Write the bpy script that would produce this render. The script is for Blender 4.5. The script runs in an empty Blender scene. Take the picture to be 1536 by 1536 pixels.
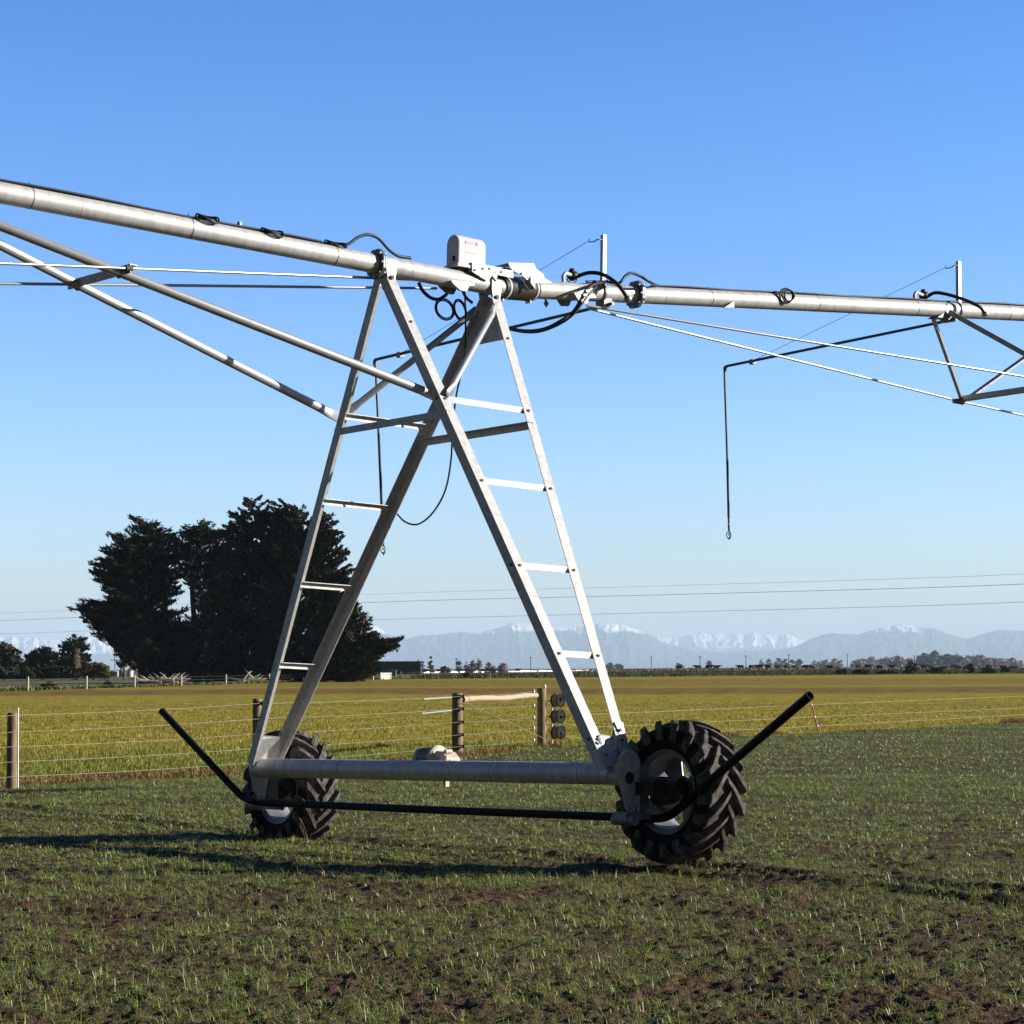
import bpy, math, random
import numpy as np
from mathutils import Vector, Matrix
random.seed(7); rng = np.random.default_rng(11)
sc = bpy.context.scene; COL = sc.collection
R = math.radians
# ------------------------------------------------------------------ camera: 82 mm lens at eye height
F, HY, ROLL, EYE = 3500.0, 1002.68, 0.0034, 1.55
PITCH = math.atan((HY - 768) / F)
cF = Vector((0, math.cos(PITCH), math.sin(PITCH))); cU = Vector((0, -math.sin(PITCH), math.cos(PITCH))); cR0 = Vector((1, 0, 0))
cR = math.cos(ROLL) * cR0 - math.sin(ROLL) * cU
cUp = math.sin(ROLL) * cR0 + math.cos(ROLL) * cU
cam_d = bpy.data.cameras.new('camera'); cam = bpy.data.objects.new('camera', cam_d); COL.objects.link(cam)
M = Matrix((cR, cUp, -cF)).transposed().to_4x4(); M.translation = Vector((0, 0, EYE)); cam.matrix_world = M
cam_d.sensor_width = 36; cam_d.lens = 36 * F / 1536; cam_d.clip_start = .1; cam_d.clip_end = 120000
sc.camera = cam
def at(px, py, d):
    """world point seen at pixel (px,py) of the 1536 px photo, at world distance y=d"""
    a, b = px - 768, py - 768
    r = cF + cR * (a / F) - cUp * (b / F)
    return Vector((0, 0, EYE)) + r * (d / r.y)
def onplane(px, py, o, n):
    """point of the plane through o with normal n that is seen at pixel (px,py)"""
    e = Vector((0, 0, EYE)); r = at(px, py, 10.0) - e; return e + r * ((Vector(o) - e).dot(n) / r.dot(n))
def gdist(py): return EYE * F / (py - HY)
# ------------------------------------------------------------------ materials
def mat(name, col=(.5, .5, .5), rough=.6, metal=0.0, noise=None, spec=.5, bump=None):
    m = bpy.data.materials.new(name); m.use_nodes = True
    nt = m.node_tree; b = nt.nodes['Principled BSDF']
    b.inputs['Base Color'].default_value = (*col, 1); b.inputs['Roughness'].default_value = rough
    b.inputs['Metallic'].default_value = metal; b.inputs['Specular IOR Level'].default_value = spec
    tc = nt.nodes.new('ShaderNodeTexCoord')
    if noise:                      # (scale, second colour, low, high, stretch)
        sca, c2, lo, hi = noise[:4]
        n = nt.nodes.new('ShaderNodeTexNoise'); n.inputs['Scale'].default_value = sca; n.inputs['Detail'].default_value = 5
        mp = nt.nodes.new('ShaderNodeMapping'); mp.inputs['Scale'].default_value = noise[4] if len(noise) > 4 else (1, 1, 1)
        nt.links.new(tc.outputs['Object'], mp.inputs[0]); nt.links.new(mp.outputs[0], n.inputs['Vector'])
        r = nt.nodes.new('ShaderNodeValToRGB'); r.color_ramp.elements[0].position = lo; r.color_ramp.elements[1].position = hi
        r.color_ramp.elements[0].color = (*col, 1); r.color_ramp.elements[1].color = (*c2, 1)
        nt.links.new(n.outputs['Fac'], r.inputs[0]); nt.links.new(r.outputs[0], b.inputs['Base Color'])
        rr = nt.nodes.new('ShaderNodeMapRange'); rr.inputs['To Min'].default_value = rough - .1; rr.inputs['To Max'].default_value = min(1, rough + .12)
        nt.links.new(n.outputs['Fac'], rr.inputs[0]); nt.links.new(rr.outputs[0], b.inputs['Roughness'])
    if bump:                       # (scale, strength, distance)
        n = nt.nodes.new('ShaderNodeTexNoise'); n.inputs['Scale'].default_value = bump[0]; n.inputs['Detail'].default_value = 4
        nt.links.new(tc.outputs['Object'], n.inputs['Vector'])
        bp = nt.nodes.new('ShaderNodeBump'); bp.inputs['Strength'].default_value = bump[1]; bp.inputs['Distance'].default_value = bump[2]
        nt.links.new(n.outputs['Fac'], bp.inputs['Height']); nt.links.new(bp.outputs[0], b.inputs['Normal'])
    return m
GALV = mat('galvanised', (.50, .49, .47), .50, .25, (7, (.35, .35, .345), .35, .72, (2.2, 2.2, .45)), bump=(60, .12, .002))
TUBEG = mat('galvanised_tube', (.46, .46, .46), .36, .6, (9, (.35, .35, .36), .35, .75), bump=(60, .1, .002))
GALV2 = mat('galvanised_angle', (.50, .49, .47), .58, .2, (22, (.36, .365, .365), .36, .66), bump=(90, .15, .001))
STEEL = mat('dull_steel', (.20, .21, .22), .5, .4, (14, (.13, .14, .15), .3, .7))
BOLT = mat('zinc_bolt', (.35, .34, .32), .4, .6)
RUST = mat('stained_bolt', (.06, .05, .04), .7, .2)
WHITE = mat('white_paint', (.56, .53, .52), .45, 0, (8, (.47, .455, .45), .45, .8))
ZPLATE = mat('bright_zinc_plate', (.46, .46, .44), .5, .15, (20, (.36, .36, .35), .4, .75))
BLACK = mat('black_rubber', (.010, .010, .011), .5, spec=.35)
POLY = mat('black_poly_pipe', (.006, .006, .007), .6, spec=.15)
BOOM = mat('dark_galv_pipe', (.10, .11, .12), .4, .3, (10, (.06, .065, .07), .3, .7))
BOOT = mat('dark_brown_rubber', (.022, .014, .009), .5, 0, (12, (.012, .008, .006), .3, .7))
TYRE = mat('tyre_rubber', (.013, .0125, .0125), .85, 0, (9, (.03, .027, .024), .45, .75), spec=.15, bump=(40, .3, .004))
TREAD = mat('dusty_tread', (.046, .042, .038), .85, 0, (16, (.165, .148, .13), .40, .74), spec=.15, bump=(50, .4, .004))
GEARM = mat('gearbox_paint', (.035, .036, .038), .55, .1, (10, (.02, .02, .022), .3, .7))
RIM = mat('rim_galv', (.26, .27, .285), .5, .35, (10, (.17, .18, .19), .3, .7))
CREAM = mat('cream_housing', (.52, .43, .34), .5, 0, (20, (.40, .33, .27), .4, .8))
FINS = mat('grey_motor', (.22, .23, .25), .5, .2)
DARK = mat('dark_opening', (.008, .008, .009), .7)
RED = mat('red_print', (.42, .02, .02), .6); ORANGE = mat('orange_print', (.5, .14, .02), .6); PAPER = mat('sticker_white', (.64, .63, .62), .6)
GREENP = mat('green_stain', (.28, .42, .36), .6)
WOOD = mat('weathered_post', (.24, .165, .10), .85, 0, (6, (.11, .075, .045), .35, .7, (6, 6, .7)), bump=(30, .5, .01))
RAILW = mat('pale_rail_wood', (.36, .28, .20), .8, 0, (7, (.20, .14, .09), .55, .78, (1, 1, 1)), bump=(24, .4, .008))
WIRE = mat('fence_wire', (.30, .29, .25), .6, .2)
PORC = mat('white_insulator', (.82, .82, .80), .35)
REDSTK = mat('red_stake', (.34, .05, .025), .6)
REEL = mat('reel_drum', (.014, .014, .014), .7, spec=.1); SPRG = mat('grey_tube', (.30, .30, .28), .5)
# ------------------------------------------------------------------ mesh building
def frame(t, hint=Vector((0, 0, 1))):
    t = t.normalized()
    if abs(t.dot(hint)) > .98: hint = Vector((1, 0, 0))
    u = hint.cross(t).normalized(); return u, t.cross(u)
class MB:
    def __init__(s): s.v = []; s.f = []; s.sm = []; s.st = []
    def face(s, ids, smooth=False): s.f.append(ids); s.sm.append(smooth)
    def tube(s, pts, r, n=12, caps=True, close=False):
        s.st.append((len(s.v), len(s.f)))
        pts = [Vector(p) for p in pts]; k = len(pts); rs = r if isinstance(r, (list, tuple)) else [r] * k
        u = None; base = len(s.v)
        for i, p in enumerate(pts):
            if close: t = pts[(i + 1) % k] - pts[i - 1]
            else: t = (pts[min(i + 1, k - 1)] - pts[max(i - 1, 0)])
            t.normalize()
            if u is None: u, w = frame(t)
            else:
                u = (u - t * u.dot(t)).normalized(); w = t.cross(u)
            for j in range(n):
                a = 2 * math.pi * j / n; s.v.append(p + (u * math.cos(a) + w * math.sin(a)) * rs[i])
        for i in range(k if close else k - 1):
            for j in range(n):
                a, b = base + i * n, base + ((i + 1) % k) * n; s.face((a + j, a + (j + 1) % n, b + (j + 1) % n, b + j), True)
        if caps and not close:
            c = len(s.v); s.v += [Vector(s.v[base + j]) for j in range(n)] + [Vector(s.v[base + (k - 1) * n + j]) for j in range(n)]
            s.face(tuple(c + j for j in reversed(range(n)))); s.face(tuple(c + n + j for j in range(n)))
        return s
    def lathe(s, o, ax, prof, n=32, ref=None, closed=False):
        s.st.append((len(s.v), len(s.f)))
        o, ax = Vector(o), Vector(ax).normalized(); u, w = frame(ax, ref or Vector((0, 0, 1))); base = len(s.v)
        rings = []                 # sharp corners of the profile get two rings so that they shade as edges
        k = len(prof)
        for i, (a, r) in enumerate(prof):
            tw = 1
            if 0 < i < k - 1:
                p, q = (a - prof[i - 1][0], r - prof[i - 1][1]), (prof[i + 1][0] - a, prof[i + 1][1] - r)
                l = math.hypot(*p) * math.hypot(*q)
                if l > 0 and (p[0] * q[0] + p[1] * q[1]) / l < .80: tw = 2
            ids = []
            for _ in range(tw):
                ids.append(len(s.v))
                for j in range(n):
                    th = 2 * math.pi * j / n; s.v.append(o + ax * a + (u * math.cos(th) + w * math.sin(th)) * max(r, 1e-4))
            rings.append(ids)
        for i in range(k - 1):
            a, b = rings[i][-1], rings[i + 1][0]
            for j in range(n): s.face((a + j, a + (j + 1) % n, b + (j + 1) % n, b + j), True)
        return s
    def box(s, c, a, b, d):
        """centre and three half-extent vectors"""
        s.st.append((len(s.v), len(s.f)))
        c, a, b, d = Vector(c), Vector(a), Vector(b), Vector(d); i = len(s.v)
        for x in (-1, 1):
            for y in (-1, 1):
                for z in (-1, 1): s.v.append(c + a * x + b * y + d * z)
        for q in ((0, 1, 3, 2), (4, 6, 7, 5), (0, 4, 5, 1), (2, 3, 7, 6), (0, 2, 6, 4), (1, 5, 7, 3)): s.face(tuple(i + k for k in q))
        return s
    def prism(s, poly, ext):
        s.st.append((len(s.v), len(s.f)))
        ext = Vector(ext); k = len(poly); i = len(s.v)
        s.v += [Vector(p) for p in poly] + [Vector(p) + ext for p in poly]
        s.face(tuple(i + j for j in reversed(range(k)))); s.face(tuple(i + k + j for j in range(k)))
        for j in range(k): s.face((i + j, i + (j + 1) % k, i + k + (j + 1) % k, i + k + j))
        return s
    def ball(s, c, r, n=10, sq=1.0, ax=Vector((0, 0, 1))):
        return s.lathe(c, ax, [(-r * sq * math.cos(math.pi * i / n), r * math.sin(math.pi * i / n)) for i in range(n + 1)], n * 2)
    def angle(s, A, B, u, v, w, t=.008):
        """L section from A to B: corner line A-B, flanges of width w along u and v"""
        A, B = Vector(A), Vector(B); d = (B - A).normalized()
        u = Vector(u); u = (u - d * u.dot(d)).normalized(); v = Vector(v); v = (v - d * v.dot(d)); v = (v - u * v.dot(u)).normalized()
        sec = [(0, 0), (w, 0), (w, t), (t, t), (t, w), (0, w)]
        s.prism([A + u * x + v * y for x, y in sec], B - A); return s
    def build_each(s, name, m, parent=None, per=1):
        """one object for every `per` shapes collected"""
        st = s.st[::per] + [(len(s.v), len(s.f))]
        for (v0, f0), (v1, f1) in zip(st[:-1], st[1:]):
            p = MB(); p.v = s.v[v0:v1]; p.f = [tuple(i - v0 for i in f) for f in s.f[f0:f1]]; p.sm = s.sm[f0:f1]; p.build(name, m, parent)
    def build(s, name, m, parent=None, bevel=0):
        me = bpy.data.meshes.new(name); off = LOC.get(parent.name, Vector()) if parent else Vector()
        me.from_pydata([tuple(p - off) for p in s.v], [], s.f)
        me.polygons.foreach_set('use_smooth', s.sm); me.materials.append(m); me.update()
        bm_fix(me)
        o = bpy.data.objects.new(name, me); COL.objects.link(o)
        if parent: o.parent = parent; LOC[o.name] = off
        if bevel:
            b = o.modifiers.new('bevel', 'BEVEL'); b.width = bevel; b.segments = 2; b.limit_method = 'ANGLE'
        return o
LOC = {}
import bmesh
def bm_fix(me):
    bm = bmesh.new(); bm.from_mesh(me); bmesh.ops.recalc_face_normals(bm, faces=bm.faces); bm.to_mesh(me); bm.free()
def thing(name, loc, label, cat, group=None):
    o = bpy.data.objects.new(name, None); COL.objects.link(o); o.location = loc; o.empty_display_size = .3
    LOC[o.name] = Vector(loc); tag(o, label, cat, group); return o
def tag(o, label=None, cat=None, group=None, kind=None):
    if label: o['label'] = label
    if cat: o['category'] = cat
    if group: o['group'] = group
    if kind: o['kind'] = kind
    return o
def fast_mesh(name, V, quads=None, tris=None, mats=(), smooth=False, col=None, parent=None, midx=None):
    me = bpy.data.meshes.new(name); V = np.asarray(V, np.float32)
    if parent is not None and parent.name in LOC: V = V - np.array(LOC[parent.name], np.float32)
    q = np.zeros((0, 4), np.int32) if quads is None else np.asarray(quads, np.int32); t = np.zeros((0, 3), np.int32) if tris is None else np.asarray(tris, np.int32)
    me.vertices.add(len(V)); me.vertices.foreach_set('co', V.ravel())
    nl = q.size + t.size; me.loops.add(nl); me.loops.foreach_set('vertex_index', np.concatenate([q.ravel(), t.ravel()]).astype(np.int32))
    n = len(q) + len(t); me.polygons.add(n)
    ls = np.concatenate([np.arange(len(q)) * 4, q.size + np.arange(len(t)) * 3]).astype(np.int32)
    me.polygons.foreach_set('loop_start', ls)
    me.polygons.foreach_set('use_smooth', np.full(n, smooth, bool))
    for m in mats: me.materials.append(m)
    if midx is not None: me.polygons.foreach_set('material_index', np.asarray(midx, np.int32))
    if col is not None:
        a = me.color_attributes.new('tint', 'FLOAT_COLOR', 'POINT'); c = np.ones((len(V), 4), np.float32); c[:, :3] = col; a.data.foreach_set('color', c.ravel())
    me.update(calc_edges=True); me.validate()
    o = bpy.data.objects.new(name, me); COL.objects.link(o)
    if parent is not None: o.parent = parent; LOC[o.name] = LOC.get(parent.name, Vector())
    return o
def spline(pts, n=8):
    """Catmull-Rom through points"""
    P = [Vector(p) for p in pts]; P = [P[0] * 2 - P[1]] + P + [P[-1] * 2 - P[-2]]; out = []
    for i in range(1, len(P) - 2):
        for k in range(n):
            t = k / n; a, b, c, d = P[i - 1], P[i], P[i + 1], P[i + 2]
            out.append(.5 * ((2 * b) + (c - a) * t + (2 * a - 5 * b + 4 * c - d) * t * t + (3 * b - a - 3 * c + d) * t ** 3))
    return out + [P[-2]]
# ================================================================== the irrigation machine
YAW, TA, TB = .696, -.045, -.021
_x = Vector((math.cos(YAW), math.sin(YAW), TA)); _y = Vector((-math.sin(YAW), math.cos(YAW), TB)); _z = _x.cross(_y)
tX = _x.normalized(); tZ = _z.normalized(); tY = tZ.cross(tX)
TORG = Vector((-.791, 20.303, -.022))
def TW(x, y, z): return TORG + tX * x + tY * y + tZ * z
LB, ZB, ZP, X1, X2, G, OX, WR = 2.484, .692, 5.066, -.543, .642, .111, .485, .568
YT, YWH = .086, 2.69
tower = thing('irrigation_tower', TW(0, 0, 0), 'galvanised A-frame tower on two lugged tyres standing in the sown field', 'irrigation tower')
def legpt(e, k, s):
    a = Vector((-G if k == 0 else G, e * LB, ZB + .1)); b = Vector((X1 if k == 0 else X2, e * YT, ZP - .12)); return a + (b - a) * s
LW = .098
for e in (-1, 1):
    for k in (0, 1):
        sx = -1 if k == 0 else 1
        a, b = legpt(e, k, -.012), legpt(e, k, 1.008)
        sh = Vector((sx * LW * .5, e * .004, 0))
        m = MB().angle(TW(*(a + sh)), TW(*(b + sh)), tX * -sx, tY * -e, LW, .007)
        leg = m.build('leg', GALV2, tower)
        bolts = MB()                                     # bolt heads on the ladder face
        for s in (.04, .205, .38, .555, .73, .90) if e < 0 else (.06,):
            p = TW(*(legpt(e, k, s) + Vector((0, e * .006, 0)))); bolts.lathe(p, tY * e, [(0, .013), (.010, .013), (.012, .0)], 6)
            if s in (.04, .38, .73, .06):
                p = TW(*(legpt(e, k, s) + Vector((sx * LW * .5 + sx*.002, -e * .04, 0)))); bolts.lathe(p, tX * sx, [(0, .012), (.010, .012), (.012, .0)], 6)
        bolts.build_each('bolt_head', RUST if e < 0 else BOLT, leg)
fr = [.73, .555, .38, .205]
for e in (-1, 1):
    for s in fr:
        a, b = legpt(e, 0, s), legpt(e, 1, s)
        a += Vector((.0, -e * .012, 0)); b += Vector((0, -e * .012, 0))
        m = MB()
        m.angle(TW(*(a + Vector((.01, 0, .026)))), TW(*(b + Vector((-.01, 0, .026)))), tZ * -1, tY * -e, .052, .006)
        m.build('rung', GALV2, tower)
for k in (0, 1):                                         # cross angles joining near and far legs
    s = .697; a, b = legpt(-1, k, s), legpt(1, k, s); sx = -1 if k == 0 else 1
    o = Vector((sx * (.05 if k == 0 else .02), 0, .03))
    MB().angle(TW(*(a + o)), TW(*(b + o)), tZ * -1, tX * sx * -1, .062, .006).build('cross_brace', GALV2, tower)
def flat_tube(A, B, r, name, parent, m=TUBEG, fl=.14):
    """round tube with flattened ends"""
    A, B = Vector(A), Vector(B); d = (B - A); L = d.length; d.normalize(); mb = MB()
    n = 14; u, w = frame(d); base = len(mb.v)
    st = [(0, 1.35, .12), (fl * .55, 1.3, .16), (fl * 1.3, 1, 1), (L - fl * 1.3, 1, 1), (L - fl * .55, 1.3, .16), (L, 1.35, .12)]
    # flatten in the plane facing the ladder normal
    for t, a, b in st:
        for j in range(n):
            th = 2 * math.pi * j / n; mb.v.append(A + d * t + u * (math.cos(th) * r * (b if abs(u.dot(tY)) > abs(w.dot(tY)) else a)) + w * (math.sin(th) * r * (a if abs(u.dot(tY)) > abs(w.dot(tY)) else b)))
    for i in range(len(st) - 1):
        for j in range(n):
            p, q = base + i * n, base + (i + 1) * n; mb.face((p + j, p + (j + 1) % n, q + (j + 1) % n, q + j), True)
    mb.face(tuple(base + j for j in reversed(range(n)))); mb.face(tuple(base + (len(st) - 1) * n + j for j in range(n)))
    return mb.build(name, m, parent)
for e in (-1, 1):                                        # diagonals from the first rung to the pipe joint
    a = legpt(e, 0, .735) + Vector((.02, e * .02, 0)); b = legpt(e, 1, .985) + Vector((-.02, e * .02, -.02))
    flat_tube(TW(*a), TW(*b), .03, 'diagonal_tube', tower)
# base beam, end plates
bm_ = MB().tube([TW(0, -LB - .1, ZB), TW(0, LB + .1, ZB)], .088, 28)
beam = bm_.build('base_beam', GALV, tower)
sm = MB()
for y in (-2.1, -1.0, .1, 1.15, 2.02, -LB + .02, LB - .02):
    sm.lathe(TW(0, y, ZB), tY, [(-.004, .0885), (-.002, .0895), (.002, .0895), (.004, .0885)], 28)
sm.build_each('weld_seam', STEEL, beam)
for e in (-1, 1):
    yo = e * (LB + .012)
    # trapezoid foot plate between the two legs
    a0, b0 = legpt(e, 0, .0), legpt(e, 1, .0); a1, b1 = legpt(e, 0, .045), legpt(e, 1, .075)
    P = [(a0.x - .0, a0.y + e * .016, ZB + .0), (b0.x + .06, b0.y + e * .016, ZB + .0), (b1.x + .05, b1.y + e * .016, b1.z), (b1.x - .04, b1.y + e * .016, b1.z), (b1.x - .06, b1.y + e * .017, a1.z + .01), (a1.x + .03, a1.y + e * .016, a1.z + .02), (a1.x - .02, a1.y + e * .016, a1.z - .03)]
    g = MB().prism([TW(*p) for p in P], tY * e * .008).build('foot_plate', GALV2, tower)
    bb = MB()
    for s, k in ((.012, 0), (.035, 0), (.01, 1), (.06, 1)):
        p = legpt(e, k, s); bb.lathe(TW(p.x, p.y + e * .024, p.z), tY * e, [(0, .015), (.011, .015), (.013, 0)], 6)
    bb.build_each('bolt_head', STEEL, g)
    # pear shaped end plate with a dark disc for the shade of its hole
    yo = e * (LB + .10); oo = []; c = (.03, ZB)
    for i in range(17):
        a = math.pi * i / 16; oo.append((c[0] + .115 * math.cos(a), c[1] + .075 + .115 * math.sin(a)))
    oo += [(-.085, ZB - .02), (-.01, ZB - .24), (.02, ZB - .30), (.10, ZB - .30), (.145, ZB - .06)]
    ep = MB().prism([TW(x, yo, z) for x, z in oo], tY * e * .012).build('end_plate', GALV2, tower)
    MB().lathe(TW(.03, yo + e * .0145, ZB - .03), tY * e, [(0, .001), (0, .048)], 24).build('hole_shade', DARK, ep)
    br = MB(); br.box(TW(.19, yo, ZB - .13), tX * .05, tY * .015, tZ * .2); br.box(TW(.08, yo, ZB - .325), tX * .13, tY * .07, tZ * .03)
    br.tube([TW(.0, yo - .12, ZB - .355), TW(.0, yo + .12, ZB - .355)], .045, 14)
    br.build('gearbox_bracket', STEEL, tower)
    bb = MB()
    for x in (-.0, .14):
        bb.lathe(TW(x, yo + e * .016, ZB - .27), tY * e, [(0, .018), (.014, .018), (.016, 0)], 6)
    bb.build_each('bracket_bolt', BOLT, ep)
# wheels
def wheel(e):
    c = TW(OX, e * (YWH + (.03 if e > 0 else 0)), WR - (.075 if e > 0 else .01)); ax = tX
    w = MB()
    prof = [(-.135, .315), (-.150, .345), (-.168, .385), (-.182, .435), (-.178, .480), (-.160, .505), (-.1, .517), (0, .522), (.1, .517), (.160, .505), (.178, .480), (.182, .435), (.168, .385), (.150, .345), (.135, .315)]
    w.lathe(c, ax, prof, 72); w.lathe(c, ax, [(-.135, .315), (.135, .315)], 72)
    root = w.build('wheel', TYRE, tower)
    MB().lathe(c, ax, [(-.152, .5075), (-.1, .5185), (0, .5235), (.1, .5185), (.152, .5075)], 72).build('tread_base', TREAD, root)
    front, up = -tY, tZ; lug = MB(); N = 18; sgn = 1 if e > 0 else -1
    for side in (-1, 1):
        for i in range(N):
            p0 = 2 * math.pi * (i + (.5 if side > 0 else 0)) / N
            rings = []
            for t, top in ((0, .566), (.25, .570), (.5, .570), (.75, .566), (.95, .556), (1.04, .515), (1.10, .465)):
                a = side * (-.012 + .200 * min(t, 1.0)) + side * (0.012 if t > 1 else 0)
                ph = p0 + sgn * .46 * min(t, 1.02) ** 1.08; bot = top - .075 if t < 1 else top - .06
                hw = (.026 + .016 * min(t, 1)) / .55
                ring = []
                for r_, dh in ((bot, -1.25), (top, -.8), (top, .8), (bot, 1.25)):
                    q = ph + dh * hw; ax_ = a + (side * .012 if r_ == top and t > .9 else 0)
                    ring.append(c + ax * ax_ + (front * math.cos(q) + up * math.sin(q)) * r_)
                rings.append(ring)
            b0 = len(lug.v)
            for rg in rings: lug.v += rg
            for k in range(len(rings) - 1):
                for j in range(3): lug.face((b0 + k * 4 + j, b0 + k * 4 + j + 1, b0 + k * 4 + 5 + j, b0 + k * 4 + 4 + j))
            lug.face((b0, b0 + 1, b0 + 2, b0 + 3)); e0 = b0 + (len(rings) - 1) * 4; lug.face((e0 + 3, e0 + 2, e0 + 1, e0))
    lug.build('tread', TREAD, root, bevel=.004)
    rm = MB()
    rm.lathe(c, ax, [(-.135, .30), (-.150, .335), (-.156, .335), (-.152, .322), (-.140, .312), (-.134, .292), (-.06, .278), (.0, .262), (.06, .270), (.134, .292), (.14, .312), (.152, .322), (.156, .335), (.15, .338)], 56)
    for i in range(4):                                   # disc: four broad webs with open windows between
        a0 = i * math.pi / 2 + .5
        poly = [(.09, a0 - .6), (.265, a0 - .42), (.268, a0 - .14), (.268, a0 + .14), (.265, a0 + .42), (.09, a0 + .6)]
        rm.prism([c + ax * .03 + (front * math.cos(q) + up * math.sin(q)) * r_ for r_, q in poly], ax * .012)
    rm.lathe(c, ax, [(.025, .001), (.025, .13), (.047, .13), (.047, .001)], 32)
    for i in range(8):
        q = i * math.pi / 4; rm.lathe(c + ax * .025 + (front * math.cos(q) + up * math.sin(q)) * .1, -ax, [(0, .014), (.016, .014), (.018, 0)], 6)
    rm.build('rim', RIM, root)
    gb = MB()                                            # worm gearbox between beam end and wheel centre
    gb.lathe(c, ax, [(.02, .001), (.02, .085), (-.08, .085), (-.09, .118), (-.22, .12), (-.245, .09), (-.25, .0)], 24)
    gb.tube([c - ax * .17 + tY * -.2 + tZ * .05, c - ax * .17 + tY * .2 + tZ * .05], .065, 16)
    gb.box(c - ax * .32 + tZ * .02, ax * .07, tY * .1, tZ * .05)
    gb.build('gearbox', GEARM, tower)
for e in (-1, 1): wheel(e)
# drive line and motor beyond the beam
MB().tube([TW(.30, -YWH + .2, .62), TW(.30, -.55, .70)], .016, 10).build('drive_shaft', STEEL, tower)
MB().tube([TW(.30, .45, .70), TW(.30, YWH - .2, .62)], .016, 10).build('drive_shaft', STEEL, tower)
mo = MB(); mc = TW(.20, .15, ZB + .115); yv = -tY
mo.lathe(mc, yv, [(-.17, .0), (-.17, .07), (-.155, .082), (-.11, .085), (-.105, .075), (.06, .075), (.06, .0)], 28)
motor = mo.build('drive_motor', FINS, tower)
fi = MB()
for i in range(26):
    a = 2 * math.pi * i / 26; d = tX * math.cos(a) + tZ * math.sin(a); fi.box(mc + d * .078 + yv * -.02, d * .010, d.cross(yv) * .0035, yv * .08)
fi.build('cooling_fins', FINS, motor)
gh = MB(); gh.lathe(mc, yv, [(.06, .0), (.06, .098), (.085, .112), (.11, .108), (.125, .085), (.125, 0)], 32)
gc = mc + yv * .21 + tZ * -.035
gh.prism([gc + yv * x + tZ * z - tX * .07 for x, z in ((-.11, -.10), (.12, -.10), (.125, -.02), (.09, .04), (.03, .085), (-.05, .095), (-.10, .06))], tX * .15)
for q in (-.09, .03, .10):
    gh.box(gc + yv * q + tZ * .02 - tX * .074, yv * .006, tX * .006, tZ * .07)
gh.lathe(gc + yv * .06 + tZ * .09 - tX * .03, tX, [(-.03, 0), (-.03, .02), (.04, .02), (.04, 0)], 10); gh.lathe(gc + yv * .125 + tZ * .0 - tX * .03, tX, [(-.03, 0), (-.03, .018), (.04, .018), (.04, 0)], 10)
gh.build('gear_housing', CREAM, motor, bevel=.006)
MB().box(mc + tZ * -.085 - tX * .03, tY * .09, tX * .06, tZ * .012).build('motor_foot', STEEL, motor)
MB().box(gc + yv * .01 + tZ * -.185, tY * .02, tX * .02, tZ * .03).build('drain_plug', CREAM, motor)
# wheel guard: a black poly pipe along the near side with turned-up ends
gd = [at(243, 1067, 23.4), at(300, 1128, 22.85), at(352, 1184, 22.35), at(366, 1196, 22.25), at(385, 1203, 22.1), at(420, 1205, 21.9), at(680, 1216, 20.1), at(940, 1226, 18.7), at(975, 1228, 18.5), at(1000, 1225, 18.42), at(1022, 1210, 18.3), at(1085, 1154, 17.9), at(1215, 1043, 17.2)]
g = MB().tube(gd[:1] + spline(gd[1:-1], 5) + gd[-1:], .034, 18, caps=False).build('guard_pipe', POLY, tower)
d = (gd[-1] - gd[-2]).normalized()
MB().lathe(gd[-1], d, [(-.3, .029), (.0, .029), (.003, .031), (.003, .036), (-.02, .036)], 18).build('pipe_mouth', POLY, g)
d = (gd[0] - gd[1]).normalized()
MB().lathe(gd[0], d, [(-.02, .036), (.004, .035), (.010, .026), (.012, 0)], 18).build('end_cap', POLY, g)
# lugs carrying the pipe on the legs
for k, xx in ((0, X1), (1, X2)):
    for e in (-1, 1):
        P = [(-.055, .04), (.055, .04), (.055, -.06), (.035, -.15), (.0, -.175), (-.035, -.15), (-.055, -.06)]
        MB().prism([TW(xx + p, e * .084, ZP + q) for p, q in P], tY * e * .014).build('pipe_lug', ZPLATE, tower)
        MB().lathe(TW(xx, e * .1, ZP - .12), tY * e, [(0, .02), (.015, .02), (.017, 0)], 6).build('lug_bolt', RUST, tower)
# gusset between the near and far legs under the joint
a, b = legpt(-1, 1, .965), legpt(1, 1, .965); c2, d2 = legpt(-1, 1, .90), legpt(1, 1, .90)
MB().prism([TW(p.x + .005, p.y, p.z) for p in (a, b, d2, c2)], tX * .008).build('gusset_plate', GALV2, tower)
P = [legpt(1, 1, .985) + Vector((-.0, -.03, 0)), legpt(1, 1, .88) + Vector((-.0, -.03, 0)), legpt(1, 1, .93) + Vector((-.13, -.03, 0))]
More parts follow.
